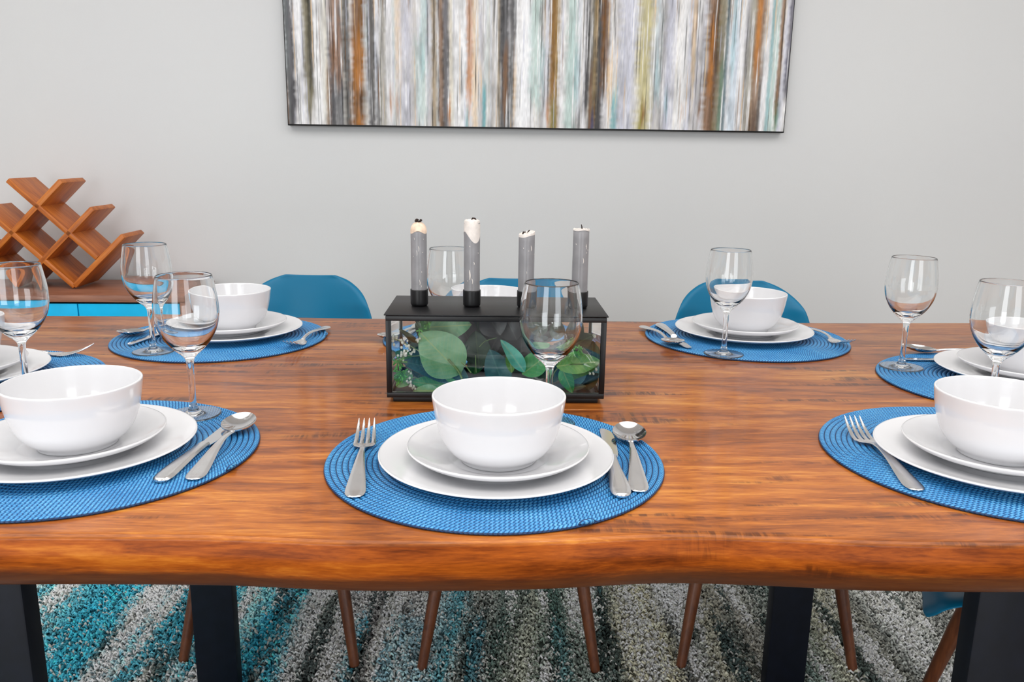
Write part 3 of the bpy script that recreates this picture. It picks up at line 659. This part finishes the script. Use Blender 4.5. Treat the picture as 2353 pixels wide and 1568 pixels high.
def make_spoon():
    r = empty('spoon', (0, 0, 0)); strip('handle', HZ[:-1] + [(0.136, 0.0034, 0.0060, 0), (0.143, 0.0050, 0.0050, 0)], M['satin'], r, 0.0026)
    # bowl: oval dish, closed double surface
    V, F = [], []; A, B_ = 0.0285, 0.0205; cx = 0.140+A-0.002; nr, ns = 9, 40
    for side in (0, 1):
        for i in range(nr+1):
            rr_ = i/nr
            for k in range(ns):
                a = 2*PI*k/ns; x = cx + A*rr_*math.cos(a); wdt = B_*(1+0.10*-math.cos(a)*0.0) * rr_*math.sin(a)
                if math.cos(a) > 0: wdt *= 1.0-0.10*math.cos(a)*rr_
                z = 0.0015+0.0075*rr_**2.2 + 0.0025*((x-cx)/A) + (0.0011 if side == 0 else 0)
                V.append((x, wdt, z))
    N = (nr+1)*ns
    for side in (0, 1):
        for i in range(nr):
            for k in range(ns):
                q = (side*N+i*ns+k, side*N+i*ns+(k+1) % ns, side*N+(i+1)*ns+(k+1) % ns, side*N+(i+1)*ns+k)
                F.append(q if side else q[::-1])
    for k in range(ns): F.append((nr*ns+k, nr*ns+(k+1) % ns, N+nr*ns+(k+1) % ns, N+nr*ns+k))
    bm = bmesh.new(); vs = [bm.verts.new(v) for v in V]
    for f in F: bm.faces.new([vs[i] for i in f])
    bmesh.ops.remove_doubles(bm, verts=bm.verts, dist=1e-6)
    o = bmobj('bowl', bm, M['steel'], r); o['label'] = 'mirror-polished spoon bowl'
    return r
def make_knife():
    r = empty('knife', (0, 0, 0))
    strip('handle', [(0.0, 0.001, 0.003, 0), (0.0006, 0.0036, 0.003, 0), (0.0024, 0.0066, 0.0032, 0), (0.0055, 0.0088, 0.0034, 0), (0.011, 0.0102, 0.0036, 0), (0.022, 0.0106, 0.0042, 0), (0.050, 0.0090, 0.0046, 0), (0.080, 0.0068, 0.0045, 0), (0.105, 0.0060, 0.0040, 0), (0.112, 0.0062, 0.0036, 0)], M['satin'], r, 0.0054)
    V, F = [], []
    out = spline([(0.108, -0.0060), (0.116, -0.0075), (0.130, -0.0090), (0.160, -0.0098), (0.185, -0.0094), (0.200, -0.0070), (0.208, -0.001), (0.2085, 0.004)], 5)
    top = [(0.2085-(0.1005)*t, 0.0062-0.0002*t) for t in np.linspace(0.02, 1, 12)]
    pts = [tuple(p) for p in out] + top
    bm = bmesh.new()
    lo = [bm.verts.new((x, y, 0.0022)) for x, y in pts]; up = [bm.verts.new((x, y, 0.0034 if y > 0 else 0.0028)) for x, y in pts]
    bm.faces.new(up); bm.faces.new(lo[::-1])
    for i in range(len(pts)): j = (i+1) % len(pts); bm.faces.new((lo[i], lo[j], up[j], up[i]))
    bl = bmobj('blade', bm, M['steel'], r); bl['label'] = 'polished blade'
    return r
forks, spoons, knives = make_fork(), make_spoon(), make_knife()
used = set()
def cutlery(proto, end, heading, label, group, z=MH):
    o = proto if proto.name not in used else copy_tree(proto)
    used.add(proto.name)
    o.location = (end[0], end[1], z); o.rotation_euler = (0, 0, math.atan2(heading[1], heading[0]))
    tag(o, label, proto.name.split('.')[0], group); return o

S = [  # key, where, mat, dinner, side, bowl, glass
    ('front centre', 'in front of the candle box', (-.0175, .8834, .35), (-.0157, .8627), (-.0135, .857), (-.0131, .8516), (.048, 1.0047)),
    ('front left', 'at the near left corner', (-.4856, .8922, .9), (-.4934, .8846), (-.4950, .8800), (-.4874, .8788), (-.4116, 1.0203)),
    ('front right', 'at the near right corner', (.5639, .9149, -.5), (.5535, .889), (.5535, .889), (.5538, .888), (.6460, 1.0650)),
    ('back left', 'before the left shell chair', (-.5376, 1.4874, 1.3), (-.5261, 1.5083), (-.5250, 1.509), (-.5245, 1.5115), (-.6078, 1.3564)),
    ('back centre', 'behind the candle box', (-.050, 1.505, 2.2), (-.043, 1.532), (-.043, 1.532), (-.043, 1.532), (-.105, 1.358)),
    ('back right', 'before the right shell chair', (.4481, 1.5484, 2.9), (.4472, 1.5606), (.4492, 1.5613), (.4521, 1.5629), (.3697, 1.3985)),
    ('right end', 'at the right table end', (.777, 1.247, 1.9), (.817, 1.273), (.820, 1.272), (.822, 1.272), (.6462, 1.3251)),
    ('left end', 'at the left table end', (-.806, 1.167, 4.0), (-.832, 1.182), (-.832, 1.182), (-.832, 1.182), (-.671, 1.096)),
]
LBL = {
 'front centre': ('near middle place', 'before the candle box'),
 'front left': ('near left place', 'cut by picture edge'),
 'front right': ('near right place', 'cut by picture edge'),
 'back left': ('far left place', 'nearest the sideboard'),
 'back centre': ('far middle place', 'behind the candle box'),
 'back right': ('far right place', 'by the right shell chair'),
 'right end': ('right table end', 'behind near right setting'),
 'left end': ('left table end', 'behind near left setting'),
}
for i, (key, wh, m, d, s, b_, gpos) in enumerate(S):
    pl, det = LBL[key]
    mo = mat0 if i == 0 else copy_tree(mat0)
    mo.location = (m[0], m[1], 0.0002); mo.rotation_euler = (0, 0, m[2] if i else 0.10)
    tag(mo, 'round blue braided placemat of the %s, %s' % (pl, det), 'placemat', 'blue braided placemats')
    o = kind_obj('dinner_plate', din_me, (d[0], d[1], MH)); tag(o, 'large white dinner plate, lowest of %s, %s' % (pl, det), 'plate', 'white dinner plates')
    z = MH + 0.0054
    o = kind_obj('side_plate', sid_me, (s[0], s[1], z)); tag(o, 'smaller white plate under the bowl, %s, %s' % (pl, det), 'plate', 'white side plates')
    z += 0.0054
    o = kind_obj('soup_bowl', bowl_me, (b_[0], b_[1], z)); tag(o, 'deep white bowl on plates, %s, %s' % (pl, det), 'bowl', 'white bowls')
    o = empty('wine_glass', (gpos[0], gpos[1], MH+0.0002))
    for pn, pm in glass_parts:
        q = bpy.data.objects.new(pn, pm); COL.objects.link(q); q.parent = o
    tag(o, 'clear empty wine glass of the %s' % pl + {'front centre': ', overlapping the candle box front', 'front left': ', overlapping the far left bowl', 'front right': ', partly out of frame', 'back left': ', by the sideboard', 'back centre': ', seen between the first two candles', 'back right': ', in front of its white bowl', 'right end': ', standing clear against the wall', 'left end': ', cut by the left picture edge'}[key], 'glass', 'wine glasses')
G1, G2, G3 = 'forks at the place settings', 'spoons at the place settings', 'knives at the place settings'
def tip(end_tip, heading, L):
    h = Vector(heading).normalized(); return (end_tip[0]-h.x*L, end_tip[1]-h.y*L)
cutlery(forks, (-.1545, .762), (-.022, .2), 'steel four-tined fork beside the middle plates in front of the candle box', G1)
cutlery(forks, (.424, .800), (.010, .2), 'steel four-tined fork at near right place, handle towards table edge', G1)
cutlery(forks, (-.362, 1.578), (-.022, -.2), 'steel fork right of far left plates, tines towards the camera', G1)
cutlery(forks, (.583, 1.655), (.030, -.2), 'steel fork right of the far right plates, tines over the mat edge', G1)
cutlery(forks, (-.897, 1.298), (1, .16), 'steel fork at left end place, only tines showing past the plate', G1)
cutlery(spoons, (.1325, .786), (.014, .2), 'round-bowled steel spoon right of middle plates in front of the candle box', G2)
cutlery(spoons, (-.330, .800), (-.006, .2), 'steel spoon of near left place, its bowl lying over the knife tip', G2, z=MH+0.0004)
cutlery(spoons, tip((-.712, 1.452), (-.46, -.89), .195), (-.46, -.89), 'steel spoon of far left place, bowl poking out left of the glass', G2)
cutlery(spoons, (.262, 1.628), (.038, -.2), 'steel spoon of far right place, leftmost piece on its mat', G2)
cutlery(spoons, tip((.700, 1.438), (-1, .15), .195), (-1, .15), 'steel spoon of right end place, bowl tip raised behind the knife', G2)
cutlery(spoons, tip((-.238, 1.452), (-.46, -.89), .195), (-.46, -.89), 'steel spoon of far middle place, tip peeking left of the candle box', G2)
cutlery(knives, (.1125, .770), (.004, .2), 'steel table knife between middle dinner plate and spoon', G3)
cutlery(knives, (-.361, .792), (.012, .2), 'steel table knife of near left place, its tip under the spoon', G3)
cutlery(knives, tip((-.668, 1.395), (-.17, -.98), .2085), (-.17, -.98), 'steel knife of far left place, seen beside the glass stem', G3)
cutlery(knives, (.298, 1.640), (.018, -.21), 'steel knife of far right place, between its spoon and plate', G3)
cutlery(knives, tip((.674, 1.372), (-1, .05), .2085), (-1, .05), 'steel knife of right end place, just before its plate', G3)
cutlery(knives, tip((-.205, 1.405), (-.1, -1), .2085), (-.1, -1), 'steel knife of far middle place, behind the candle box', G3)

# ------------------------------------------------------------------ candle box
BX0, BX1, BD, BZ0, BZ1 = -0.1525, 0.1505, 0.150, 0.0075, 0.1240
bxo = empty('candle_box', (-0.0205, 1.1035, 0), 0.026)
tag(bxo, 'black metal and glass box holding greenery, four candle cups on its lid', 'candle holder')
fw = 0.0072
for x in (BX0+fw/2, BX1-fw/2):
    for y in (fw/2, BD-fw/2): box('corner_post', (x, y, (BZ0+BZ1)/2), (fw, fw, BZ1-BZ0-2*fw), M['black_metal'], bxo, 0.0006)
for z in (BZ0+fw/2, BZ1-fw/2-0.0005):
    for y in (fw/2, BD-fw/2): box('long_rail', ((BX0+BX1)/2, y, z), (BX1-BX0, fw, fw), M['black_metal'], bxo, 0.0008)
    for x in (BX0+fw/2, BX1-fw/2): box('short_rail', (x, BD/2, z), (fw, BD-2*fw, fw), M['black_metal'], bxo, 0.0006)
box('base_plate', ((BX0+BX1)/2, BD/2, BZ0+0.0010), (BX1-BX0-2*fw, BD-2*fw, 0.0020), M['black_metal'], bxo)
lid = box('lid', ((BX0+BX1)/2, BD/2, BZ1+0.0009), (BX1-BX0+0.004, BD+0.003, 0.0018), M['black_metal'], bxo, 0.0007)
for nm, c, s in (('pane', ((BX0+BX1)/2, 0.0042, (BZ0+BZ1)/2), (BX1-BX0-2*fw, 0.0018, BZ1-BZ0-2*fw)), ('pane', ((BX0+BX1)/2, BD-0.0042, (BZ0+BZ1)/2), (BX1-BX0-2*fw, 0.0018, BZ1-BZ0-2*fw)),
                 ('pane', (BX0+0.0042, BD/2, (BZ0+BZ1)/2), (0.0018, BD-2*fw, BZ1-BZ0-2*fw)), ('pane', (BX1-0.0042, BD/2, (BZ0+BZ1)/2), (0.0018, BD-2*fw, BZ1-BZ0-2*fw))):
    box(nm, c, s, M['pane'], bxo)
box('plinth', ((BX0+BX1)/2, BD/2, BZ0/2+0.0002), (BX1-BX0-0.016, BD-0.010, BZ0), M['black_metal'], bxo, 0.0008)  # black slab added to stand in for the shadow under the box
LT = BZ1+0.0018
cup_me = lathe_mesh('candle_cup', fixprof([tuple(v) for v in spline([(0, 0.0004), (0.0095, 0.0), (0.0118, 0.0018), (0.0126, 0.005), (0.0127, 0.0225), (0.0123, 0.0230), (0.0119, 0.0225), (0.0119, 0.006), (0.0119, 0.0035), (0, 0.0032)], 3)]), 40)
cup_me.materials.append(M['black_metal']); cup_me.polygons.foreach_set('use_smooth', [True]*len(cup_me.polygons))
# (x, y) on lid, candle height above lid, top shape
CND = [(-0.1120, 0.068, 0.1180, 'dome'), (-0.0365, 0.066, 0.1235, 'high'), (0.0410, 0.064, 0.1060, 'slant'), (0.1180, 0.064, 0.1130, 'flat')]
CL = ['grey candle with peach melted top and burnt lump, leftmost of the four', 'tallest grey candle with white melted crown, second from left', 'shortest grey candle with slanted top and two dark wick bits, third from left', 'grey candle with flat chipped top and thin wick, rightmost of the four']
for (cx, cyy, ch_, kind), lb in zip(CND, CL):
    c = bpy.data.objects.new('candle_cup', cup_me); COL.objects.link(c); c.parent = bxo; c.location = (cx, cyy, LT)
    wx, wy = rot2(cx, cyy, 0.026)
    R = 0.0114; seg = 36
    cd = empty('candle', (bxo.location.x+wx, bxo.location.y+wy, LT+0.0035), 0.02)
    tag(cd, lb, 'candle', 'grey candles on the box')
    r = random.Random(len(kind)*3+int(cx*1000))
    hh = ch_-0.0035
    V, F = [], []
    zs = [0, hh*.15, hh*.3, hh*.45, hh*.6, hh*.75, hh*.88]
    def topz(a):
        if kind == 'slant': return hh + 0.0026*math.cos(a-0.5) + 0.0006*math.sin(5*a)
        if kind == 'flat': return hh + 0.0007*math.sin(3*a)
        if kind == 'dome': return hh-0.010 + 0.0012*math.sin(2*a+1)
        return hh-0.004 + 0.0012*math.sin(2*a+2)
    for z in zs:
        for k in range(seg): a = 2*PI*k/seg; q = R*(1+0.006*math.sin(3*a+z*90)); V.append((q*math.cos(a), q*math.sin(a), z))
    for k in range(seg): a = 2*PI*k/seg; V.append((R*math.cos(a), R*math.sin(a), topz(a)-0.0012))
    for k in range(seg): a = 2*PI*k/seg; V.append((R*0.93*math.cos(a), R*0.93*math.sin(a), topz(a)))
    n = len(zs)+2
    V.append((0, 0, hh-0.006))
    for i in range(n-1):
        for k in range(seg): F.append((i*seg+k, i*seg+(k+1) % seg, (i+1)*seg+(k+1) % seg, (i+1)*seg+k))
    for k in range(seg): F.append(((n-1)*seg+k, (n-1)*seg+(k+1) % seg, len(V)-1))
    F.append(tuple(range(seg))[::-1])
    bmobj_from('body', V, F, M['candle'], cd)
    # melted top
    V, F = [], []
    sh_ = {'dome': [(0.0116, -0.0125), (0.0115, -0.009), (0.0103, -0.0045), (0.0078, -0.0012), (0.0040, 0.0010)], 'high': [(0.0117, -0.0200), (0.0116, -0.006), (0.0108, -0.0012), (0.0085, 0.0006), (0.0040, 0.0000)],
           'slant': [(0.0116, -0.0030), (0.0114, 0.0004), (0.0100, 0.0010), (0.0070, -0.0004), (0.0035, -0.0008)], 'flat': [(0.0118, -0.0020), (0.0117, -0.0002), (0.0105, 0.0003), (0.0070, -0.0008), (0.0035, -0.0014)]}[kind]
    for i, (q, z) in enumerate(sh_):
        for k in range(seg):
            a = 2*PI*k/seg; tz = {'slant': 0.0026*math.cos(a-0.5)*(q/R), 'flat': 0.0005*math.sin(3*a), 'dome': 0, 'high': 0}[kind]
            jz = r.uniform(-0.0006, 0.0006) if i else 0
            if i == 0: jz = {'high': 0.008*math.sin(a*2+0.6)-0.004, 'dome': 0.002*math.sin(a*3)}.get(kind, 0.0004*math.sin(4*a))
            V.append((q*math.cos(a), q*math.sin(a), hh+z+tz+jz))
    V.append((0, 0, hh+sh_[-1][1]))
    for i in range(len(sh_)-1):
        for k in range(seg): F.append((i*seg+k, i*seg+(k+1) % seg, (i+1)*seg+(k+1) % seg, (i+1)*seg+k))
    for k in range(seg): F.append(((len(sh_)-1)*seg+k, (len(sh_)-1)*seg+(k+1) % seg, len(V)-1))
    bmobj_from('melted_top', V, F, M['candle_peach'] if kind == 'dome' else M['candle_pale'], cd)['label'] = 'pale melted wax top'
    # drips running down the side
    for q in range({'dome': 9, 'high': 7, 'slant': 5, 'flat': 9}[kind]):
        a = -PI/2 + r.uniform(-0.9, 1.2); z = hh*r.uniform(0.15, 0.88); ln = r.choice([0.001, 0.002, 0.004, 0.008]) ; rr_ = r.uniform(0.00025, 0.0005)
        if kind == 'high' and q == 0: a, z, ln, rr_ = -PI/2-0.25, hh*0.36, 0.014, 0.0010
        pp = [(1.0*R*math.cos(a+0.05*math.sin(j)), 1.0*R*math.sin(a+0.05*math.sin(j)), z+ln*(j/4-0.5)) for j in range(5)]
        tube('wax_drip', pp, [rr_*0.4, rr_, rr_*1.1, rr_, rr_*0.3], M['candle_pale'], cd, 6)
    # charred wick
    if kind == 'dome':
        bm = bmesh.new()
        for q in range(9):
            bmesh.ops.create_icosphere(bm, subdivisions=1, radius=r.uniform(0.0014, 0.0024), matrix=Matrix.Translation((r.uniform(-.004, .004), r.uniform(-.003, .003), hh+0.0018+r.uniform(0, .0028))))
        bmobj('wick', bm, M['wick'], cd)
    elif kind == 'high':
        tube('wick', [(-0.001, 0, hh), (0.001, -0.002, hh+0.0026), (0.004, -0.002, hh+0.0022), (0.0065, -0.002, hh-0.0004)], [0.0008, 0.0012, 0.0013, 0.0006], M['wick'], cd, 7)
    elif kind == 'slant':
        tube('wick', [(-0.006, -0.004, hh-0.001), (-0.005, -0.003, hh+0.0016), (-0.001, -0.002, hh+0.0018)], [0.0012, 0.0013, 0.0006], M['wick'], cd, 7)
        tube('wick', [(0.0005, 0, hh+0.0010), (0.003, 0, hh+0.0034), (0.0042, 0.0, hh+0.0044)], [0.0007, 0.0009, 0.0005], M['wick'], cd, 7)
    else:
        tube('wick', [(0.001, 0, hh-0.001), (0.0005, 0, hh+0.003), (-0.0002, 0, hh+0.0062)], [0.0009, 0.0009, 0.0005], M['wick'], cd, 7)

# ------------------------------------------------------------------ greenery in the box
BO = bxo.matrix_basis if False else Matrix.Translation(bxo.location) @ Matrix.Rotation(0.026, 4, 'Z')
def leaf_obj(parent, p, size, wd, d, up, mat, curl=0.12, fold=0.15):
    """leaf from base p along direction d; size = length, wd = full width"""
    nl, nw = 12, 6; V, F = [], []
    for i in range(nl+1):
        t = i/nl; hw = wd/2*(math.sin(PI*min(1, t**0.85))**0.75 if 0 < t < 1 else 0.0)
        hw = max(hw, 0.0006*(1-t)+0.0001)
        for k in range(nw+1):
            q = -1+2*k/nw
            V.append((t*size, q*hw, -curl*size*(t**2) + fold*abs(q)*hw - 0.04*size*math.sin(t*7)*q))
    for i in range(nl):
        for k in range(nw): a = i*(nw+1)+k; F.append((a, a+1, a+nw+2, a+nw+1))
    me = mesh('leaf', V, F); o = link('leaf', me, mat, parent)
    d = Vector(d).normalized(); n = Vector(up); n = (n - d*n.dot(d)).normalized(); y = n.cross(d)
    R = Matrix((d, y, n)).transposed().to_4x4()
    o.matrix_basis = Matrix.Translation(p) @ R
    return o
def PXZ(u, v):   # read positions on the box front (local x, z)
    return (BX0 + (u-893)/(1386-893)*(BX1-BX0), BZ0 + (915-v)/(915-728)*(BZ1-BZ0))
def lf(parent, u0, v0, u1, v1, wpx, y0, y1, mat, tilt=(0, -1, 0.3), curl=0.12, fold=0.15):
    x0, z0 = PXZ(u0, v0); x1, z1 = PXZ(u1, v1)
    y0, y1 = max(y0, 0.012), max(y1, 0.012)
    p = Vector((x0, y0, z0)); q = Vector((x1, y1, z1))
    return leaf_obj(parent, p, (q-p).length, wpx*0.000615, q-p, tilt, mat, curl, fold)
def spray(name, label):
    o = empty(name, bxo.location, 0.026); tag(o, label, 'greenery', 'greenery inside the candle box'); return o
eu = spray('eucalyptus_spray', 'broad eucalyptus leaves in left half of the glass candle box')
L_, Md, Dk, Bl, Te, Ol, Br, Gr = (M['leaf_'+k] for k in ('light', 'mid', 'dark', 'blue', 'teal', 'olive', 'bright', 'grey'))
lf(eu, 1058, 872, 968, 772, 108, 0.030, 0.018, L_, (0.2, -1, 0.25), 0.05)
lf(eu, 985, 770, 1082, 760, 62, 0.050, 0.040, L_, (0, -1, 0.3), 0.05)
lf(eu, 988, 800, 975, 732, 46, 0.065, 0.060, Md, (0, -1, 0.1), 0.05)
lf(eu, 960, 805, 918, 768, 14, 0.040, 0.030, Ol, (0.3, -1, 0.3), 0.02)
lf(eu, 966, 770, 948, 742, 8, 0.045, 0.045, Dk, (0.3, -1, 0.3))
lf(eu, 1075, 884, 925, 838, 62, 0.040, 0.026, Bl, (0, -1, 0.8), 0.06)
lf(eu, 1060, 905, 945, 885, 46, 0.030, 0.020, Md, (0, -1, 0.5), 0.08)
lf(eu, 945, 865, 912, 898, 34, 0.025, 0.016, L_, (0.3, -1, 0.4), 0.1)
lf(eu, 1010, 905, 950, 905, 30, 0.014, 0.014, L_, (0, -1, 0.5), 0.05)
lf(eu, 980, 860, 935, 800, 44, 0.055, 0.060, Bl, (0.4, -1, 0.2))
lf(eu, 1020, 850, 948, 770, 50, 0.075, 0.080, Dk, (0.3, -1, 0.2))
lf(eu, 1080, 830, 1040, 745, 60, 0.090, 0.100, Gr, (0.1, -1, 0.1))
lf(eu, 1060, 900, 1010, 868, 40, 0.070, 0.060, Dk, (0.1, -1, 0.5))
cs = spray('leafy_branch', 'teal and dark leaves in middle of the glass candle box behind the bowl')
lf(cs, 1205, 862, 1150, 788, 34, 0.020, 0.022, Te, (0.5, -1, 0.0), 0.02, 0.5)
lf(cs, 1200, 868, 1262, 822, 56, 0.022, 0.030, Md, (-0.2, -1, 0.2), -0.08)
lf(cs, 1160, 905, 1125, 815, 62, 0.030, 0.034, Bl, (0, -1, 0.15), 0.03)
lf(cs, 1176, 866, 1168, 808, 22, 0.026, 0.026, Br, (0, -1, 0), 0.02)
lf(cs, 1150, 800, 1110, 742, 70, 0.085, 0.095, Gr, (0.1, -1, 0.1))
lf(cs, 1190, 815, 1150, 735, 74, 0.095, 0.100, Gr, (-0.1, -1, 0.1))
lf(cs, 1240, 820, 1225, 738, 60, 0.090, 0.090, Dk, (0.1, -1, 0.1))
lf(cs, 1100, 880, 1090, 790, 66, 0.080, 0.085, Dk, (0.0, -1, 0.15))
lf(cs, 1120, 860, 1180, 745, 84, 0.110, 0.118, Gr, (0.1, -1, 0.1))  # back leaves added to darken the middle of the box
lf(cs, 1200, 880, 1205, 755, 80, 0.105, 0.112, Gr, (-0.1, -1, 0.1))
lf(cs, 1085, 850, 1100, 750, 70, 0.112, 0.120, Dk, (0.1, -1, 0.1))
lf(cs, 1240, 870, 1265, 760, 66, 0.110, 0.116, Gr, (0.1, -1, 0.1))
lf(cs, 1150, 905, 1135, 800, 84, 0.118, 0.120, Gr, (0.0, -1, 0.1))
lf(cs, 1210, 905, 1180, 820, 84, 0.118, 0.120, Dk, (0.0, -1, 0.1))
lf(cs, 1180, 890, 1150, 835, 70, 0.090, 0.090, Gr, (0.2, -1, 0.1))
lf(cs, 1250, 900, 1220, 840, 60, 0.070, 0.075, Dk, (0.1, -1, 0.3))
rs = spray('bright_leaf_branch', 'bright green pointed leaves in right end of the glass candle box')
lf(rs, 1278, 848, 1380, 832, 48, 0.020, 0.016, Br, (0, -1, 0.45), 0.06)
lf(rs, 1290, 868, 1375, 850, 60, 0.030, 0.026, Br, (0, -0.8, -0.6), 0.04)
lf(rs, 1290, 850, 1316, 908, 34, 0.018, 0.014, Md, (-0.3, -1, 0.1), 0.03)
lf(rs, 1310, 890, 1352, 862, 40, 0.036, 0.036, Bl, (0, -1, 0.2))
lf(rs, 1318, 835, 1340, 742, 42, 0.060, 0.070, Ol, (0.2, -1, 0.1))
lf(rs, 1310, 820, 1366, 786, 46, 0.060, 0.050, Ol, (0, -1, 0.2))
lf(rs, 1330, 912, 1378, 872, 40, 0.050, 0.030, Ol, (0, -1, 0.3))
lf(rs, 1272, 895, 1296, 830, 30, 0.040, 0.040, Bl, (0.2, -1, 0))
lf(rs, 1300, 905, 1350, 896, 16, 0.030, 0.028, Ol, (0, -1, 0.6))
lf(rs, 1290, 830, 1290, 760, 44, 0.085, 0.095, Dk, (0, -1, 0.1))
rr2 = random.Random(5)
for sp_, (ua, ub) in ((eu, (905, 1080)), (cs, (1080, 1250)), (rs, (1250, 1375))):
    for k in range(6):
        u = rr2.uniform(ua, ub); v = rr2.uniform(840, 900)
        lf(sp_, u, v, min(1372, max(908, u+rr2.uniform(-45, 45))), v-rr2.uniform(25, 70), rr2.uniform(36, 56), rr2.uniform(.05, .12), rr2.uniform(.05, .125), [Dk, Gr, Dk, Bl, Ol, Md][k], (rr2.uniform(-.4, .4), -1, rr2.uniform(0, .4)))
def stemline(parent, pts, r=0.0009, mat=None):
    P = [Vector((*PXZ(u, v)[:1], y, PXZ(u, v)[1])) for u, v, y in pts]
    tube('stem', [tuple(p) for p in spline(P, 4)], r, mat or M['stem'], parent, 6)
stemline(eu, [(1062, 880, .022), (1052, 862, .026), (1030, 835, .024)], 0.0016)
stemline(eu, [(1082, 865, .022), (1070, 850, .022), (1060, 842, .024)], 0.0010)
stemline(cs, [(1094, 868, .03), (1093, 850, .03), (1092, 828, .03)], 0.0007)
stemline(cs, [(1100, 812, .04), (1115, 798, .04), (1140, 790, .04)], 0.0005)
stemline(rs, [(1262, 905, .03), (1282, 852, .022), (1330, 842, .018)], 0.0009)
berry_me = None
def berries(name, label, clusters, stems):
    global berry_me
    o = empty(name, bxo.location, 0.026); tag(o, label, 'berries', 'white berry sprigs inside the candle box')
    if berry_me is None:
        bm = bmesh.new(); bmesh.ops.create_icosphere(bm, subdivisions=2, radius=0.0019); berry_me = bpy.data.meshes.new('berry'); bm.to_mesh(berry_me); bm.free()
        berry_me.materials.append(M['berry']); berry_me.polygons.foreach_set('use_smooth', [True]*len(berry_me.polygons))
    for s_ in stems: stemline(o, s_, 0.0006)
    for (u, v, su, sv, n) in clusters:
        for k in range(n):
            x, z = PXZ(u+rr2.gauss(0, su), v+rr2.gauss(0, sv)); x = max(x, BX0+0.0085); x = min(x, BX1-0.0085)
            b = bpy.data.objects.new('berry', berry_me); COL.objects.link(b); b.parent = o
            b.location = (x, rr2.uniform(0.010, 0.022), max(z, 0.0125)); q = rr2.uniform(0.7, 1.15); b.scale = (q, q, q*1.25)
    return o
berries('berry_sprig', 'spray of tiny white berries in left end of the candle box', [(908, 790, 5, 6, 9), (935, 800, 7, 8, 14), (958, 787, 4, 4, 5), (930, 822, 6, 6, 12), (945, 812, 5, 5, 6)],
        [[(990, 836, .02), (962, 812, .016), (935, 796, .015)], [(975, 822, .018), (968, 800, .018), (958, 790, .016)], [(970, 824, .018), (950, 826, .018), (930, 822, .016)], [(935, 796, .015), (920, 790, .015), (908, 785, .014)]])
berries('berry_sprig', 'small white berry cluster low in left corner of the candle box', [(945, 868, 3, 3, 3), (942, 885, 4, 6, 8), (948, 898, 5, 4, 5)], [[(965, 880, .02), (950, 875, .016), (942, 882, .014)]])
berries('berry_sprig', 'few white berries low in right corner of the candle box', [(1357, 864, 4, 4, 4), (1368, 857, 2, 3, 2), (1362, 775, 3, 3, 5)], [[(1340, 850, .03), (1352, 858, .02), (1358, 866, .016)]])
def fronds(name, label, spots_):
    o = empty(name, bxo.location, 0.026); tag(o, label, 'greenery', 'green sprig tufts inside the candle box')
    for (u, v, rad, n) in spots_:
        x0, z0 = PXZ(u, v)
        for k in range(n):
            a = rr2.uniform(0, 2*PI); r_ = rad*0.000615*rr2.uniform(0.5, 1.1)
            x1 = min(max(x0+r_*math.cos(a), BX0+0.0085), BX1-0.0085); z1 = max(z0+r_*math.sin(a), 0.0115); y1 = rr2.uniform(0.010, 0.020)
            tube('frond', [(x0, 0.022, z0), ((x0+x1)/2+rr2.uniform(-.001, .001), 0.018, (z0+z1)/2), (x1, y1, z1)], [0.0006, 0.0008, 0.0011], M['frond'], o, 5)
    return o
fronds('fern_tuft', 'feathery light-green tuft low in left corner of the candle box', [(916, 842, 20, 22), (922, 866, 20, 20), (918, 880, 16, 14)])
fronds('fern_tuft', 'small bright-green tuft above the right leaves in the candle box', [(1318, 812, 16, 16), (1330, 806, 10, 8)])
fronds('fern_tuft', 'small dark sprig tuft near top left inside the candle box', [(985, 752, 10, 10), (966, 768, 8, 7)])

bpy.context.view_layer.update()
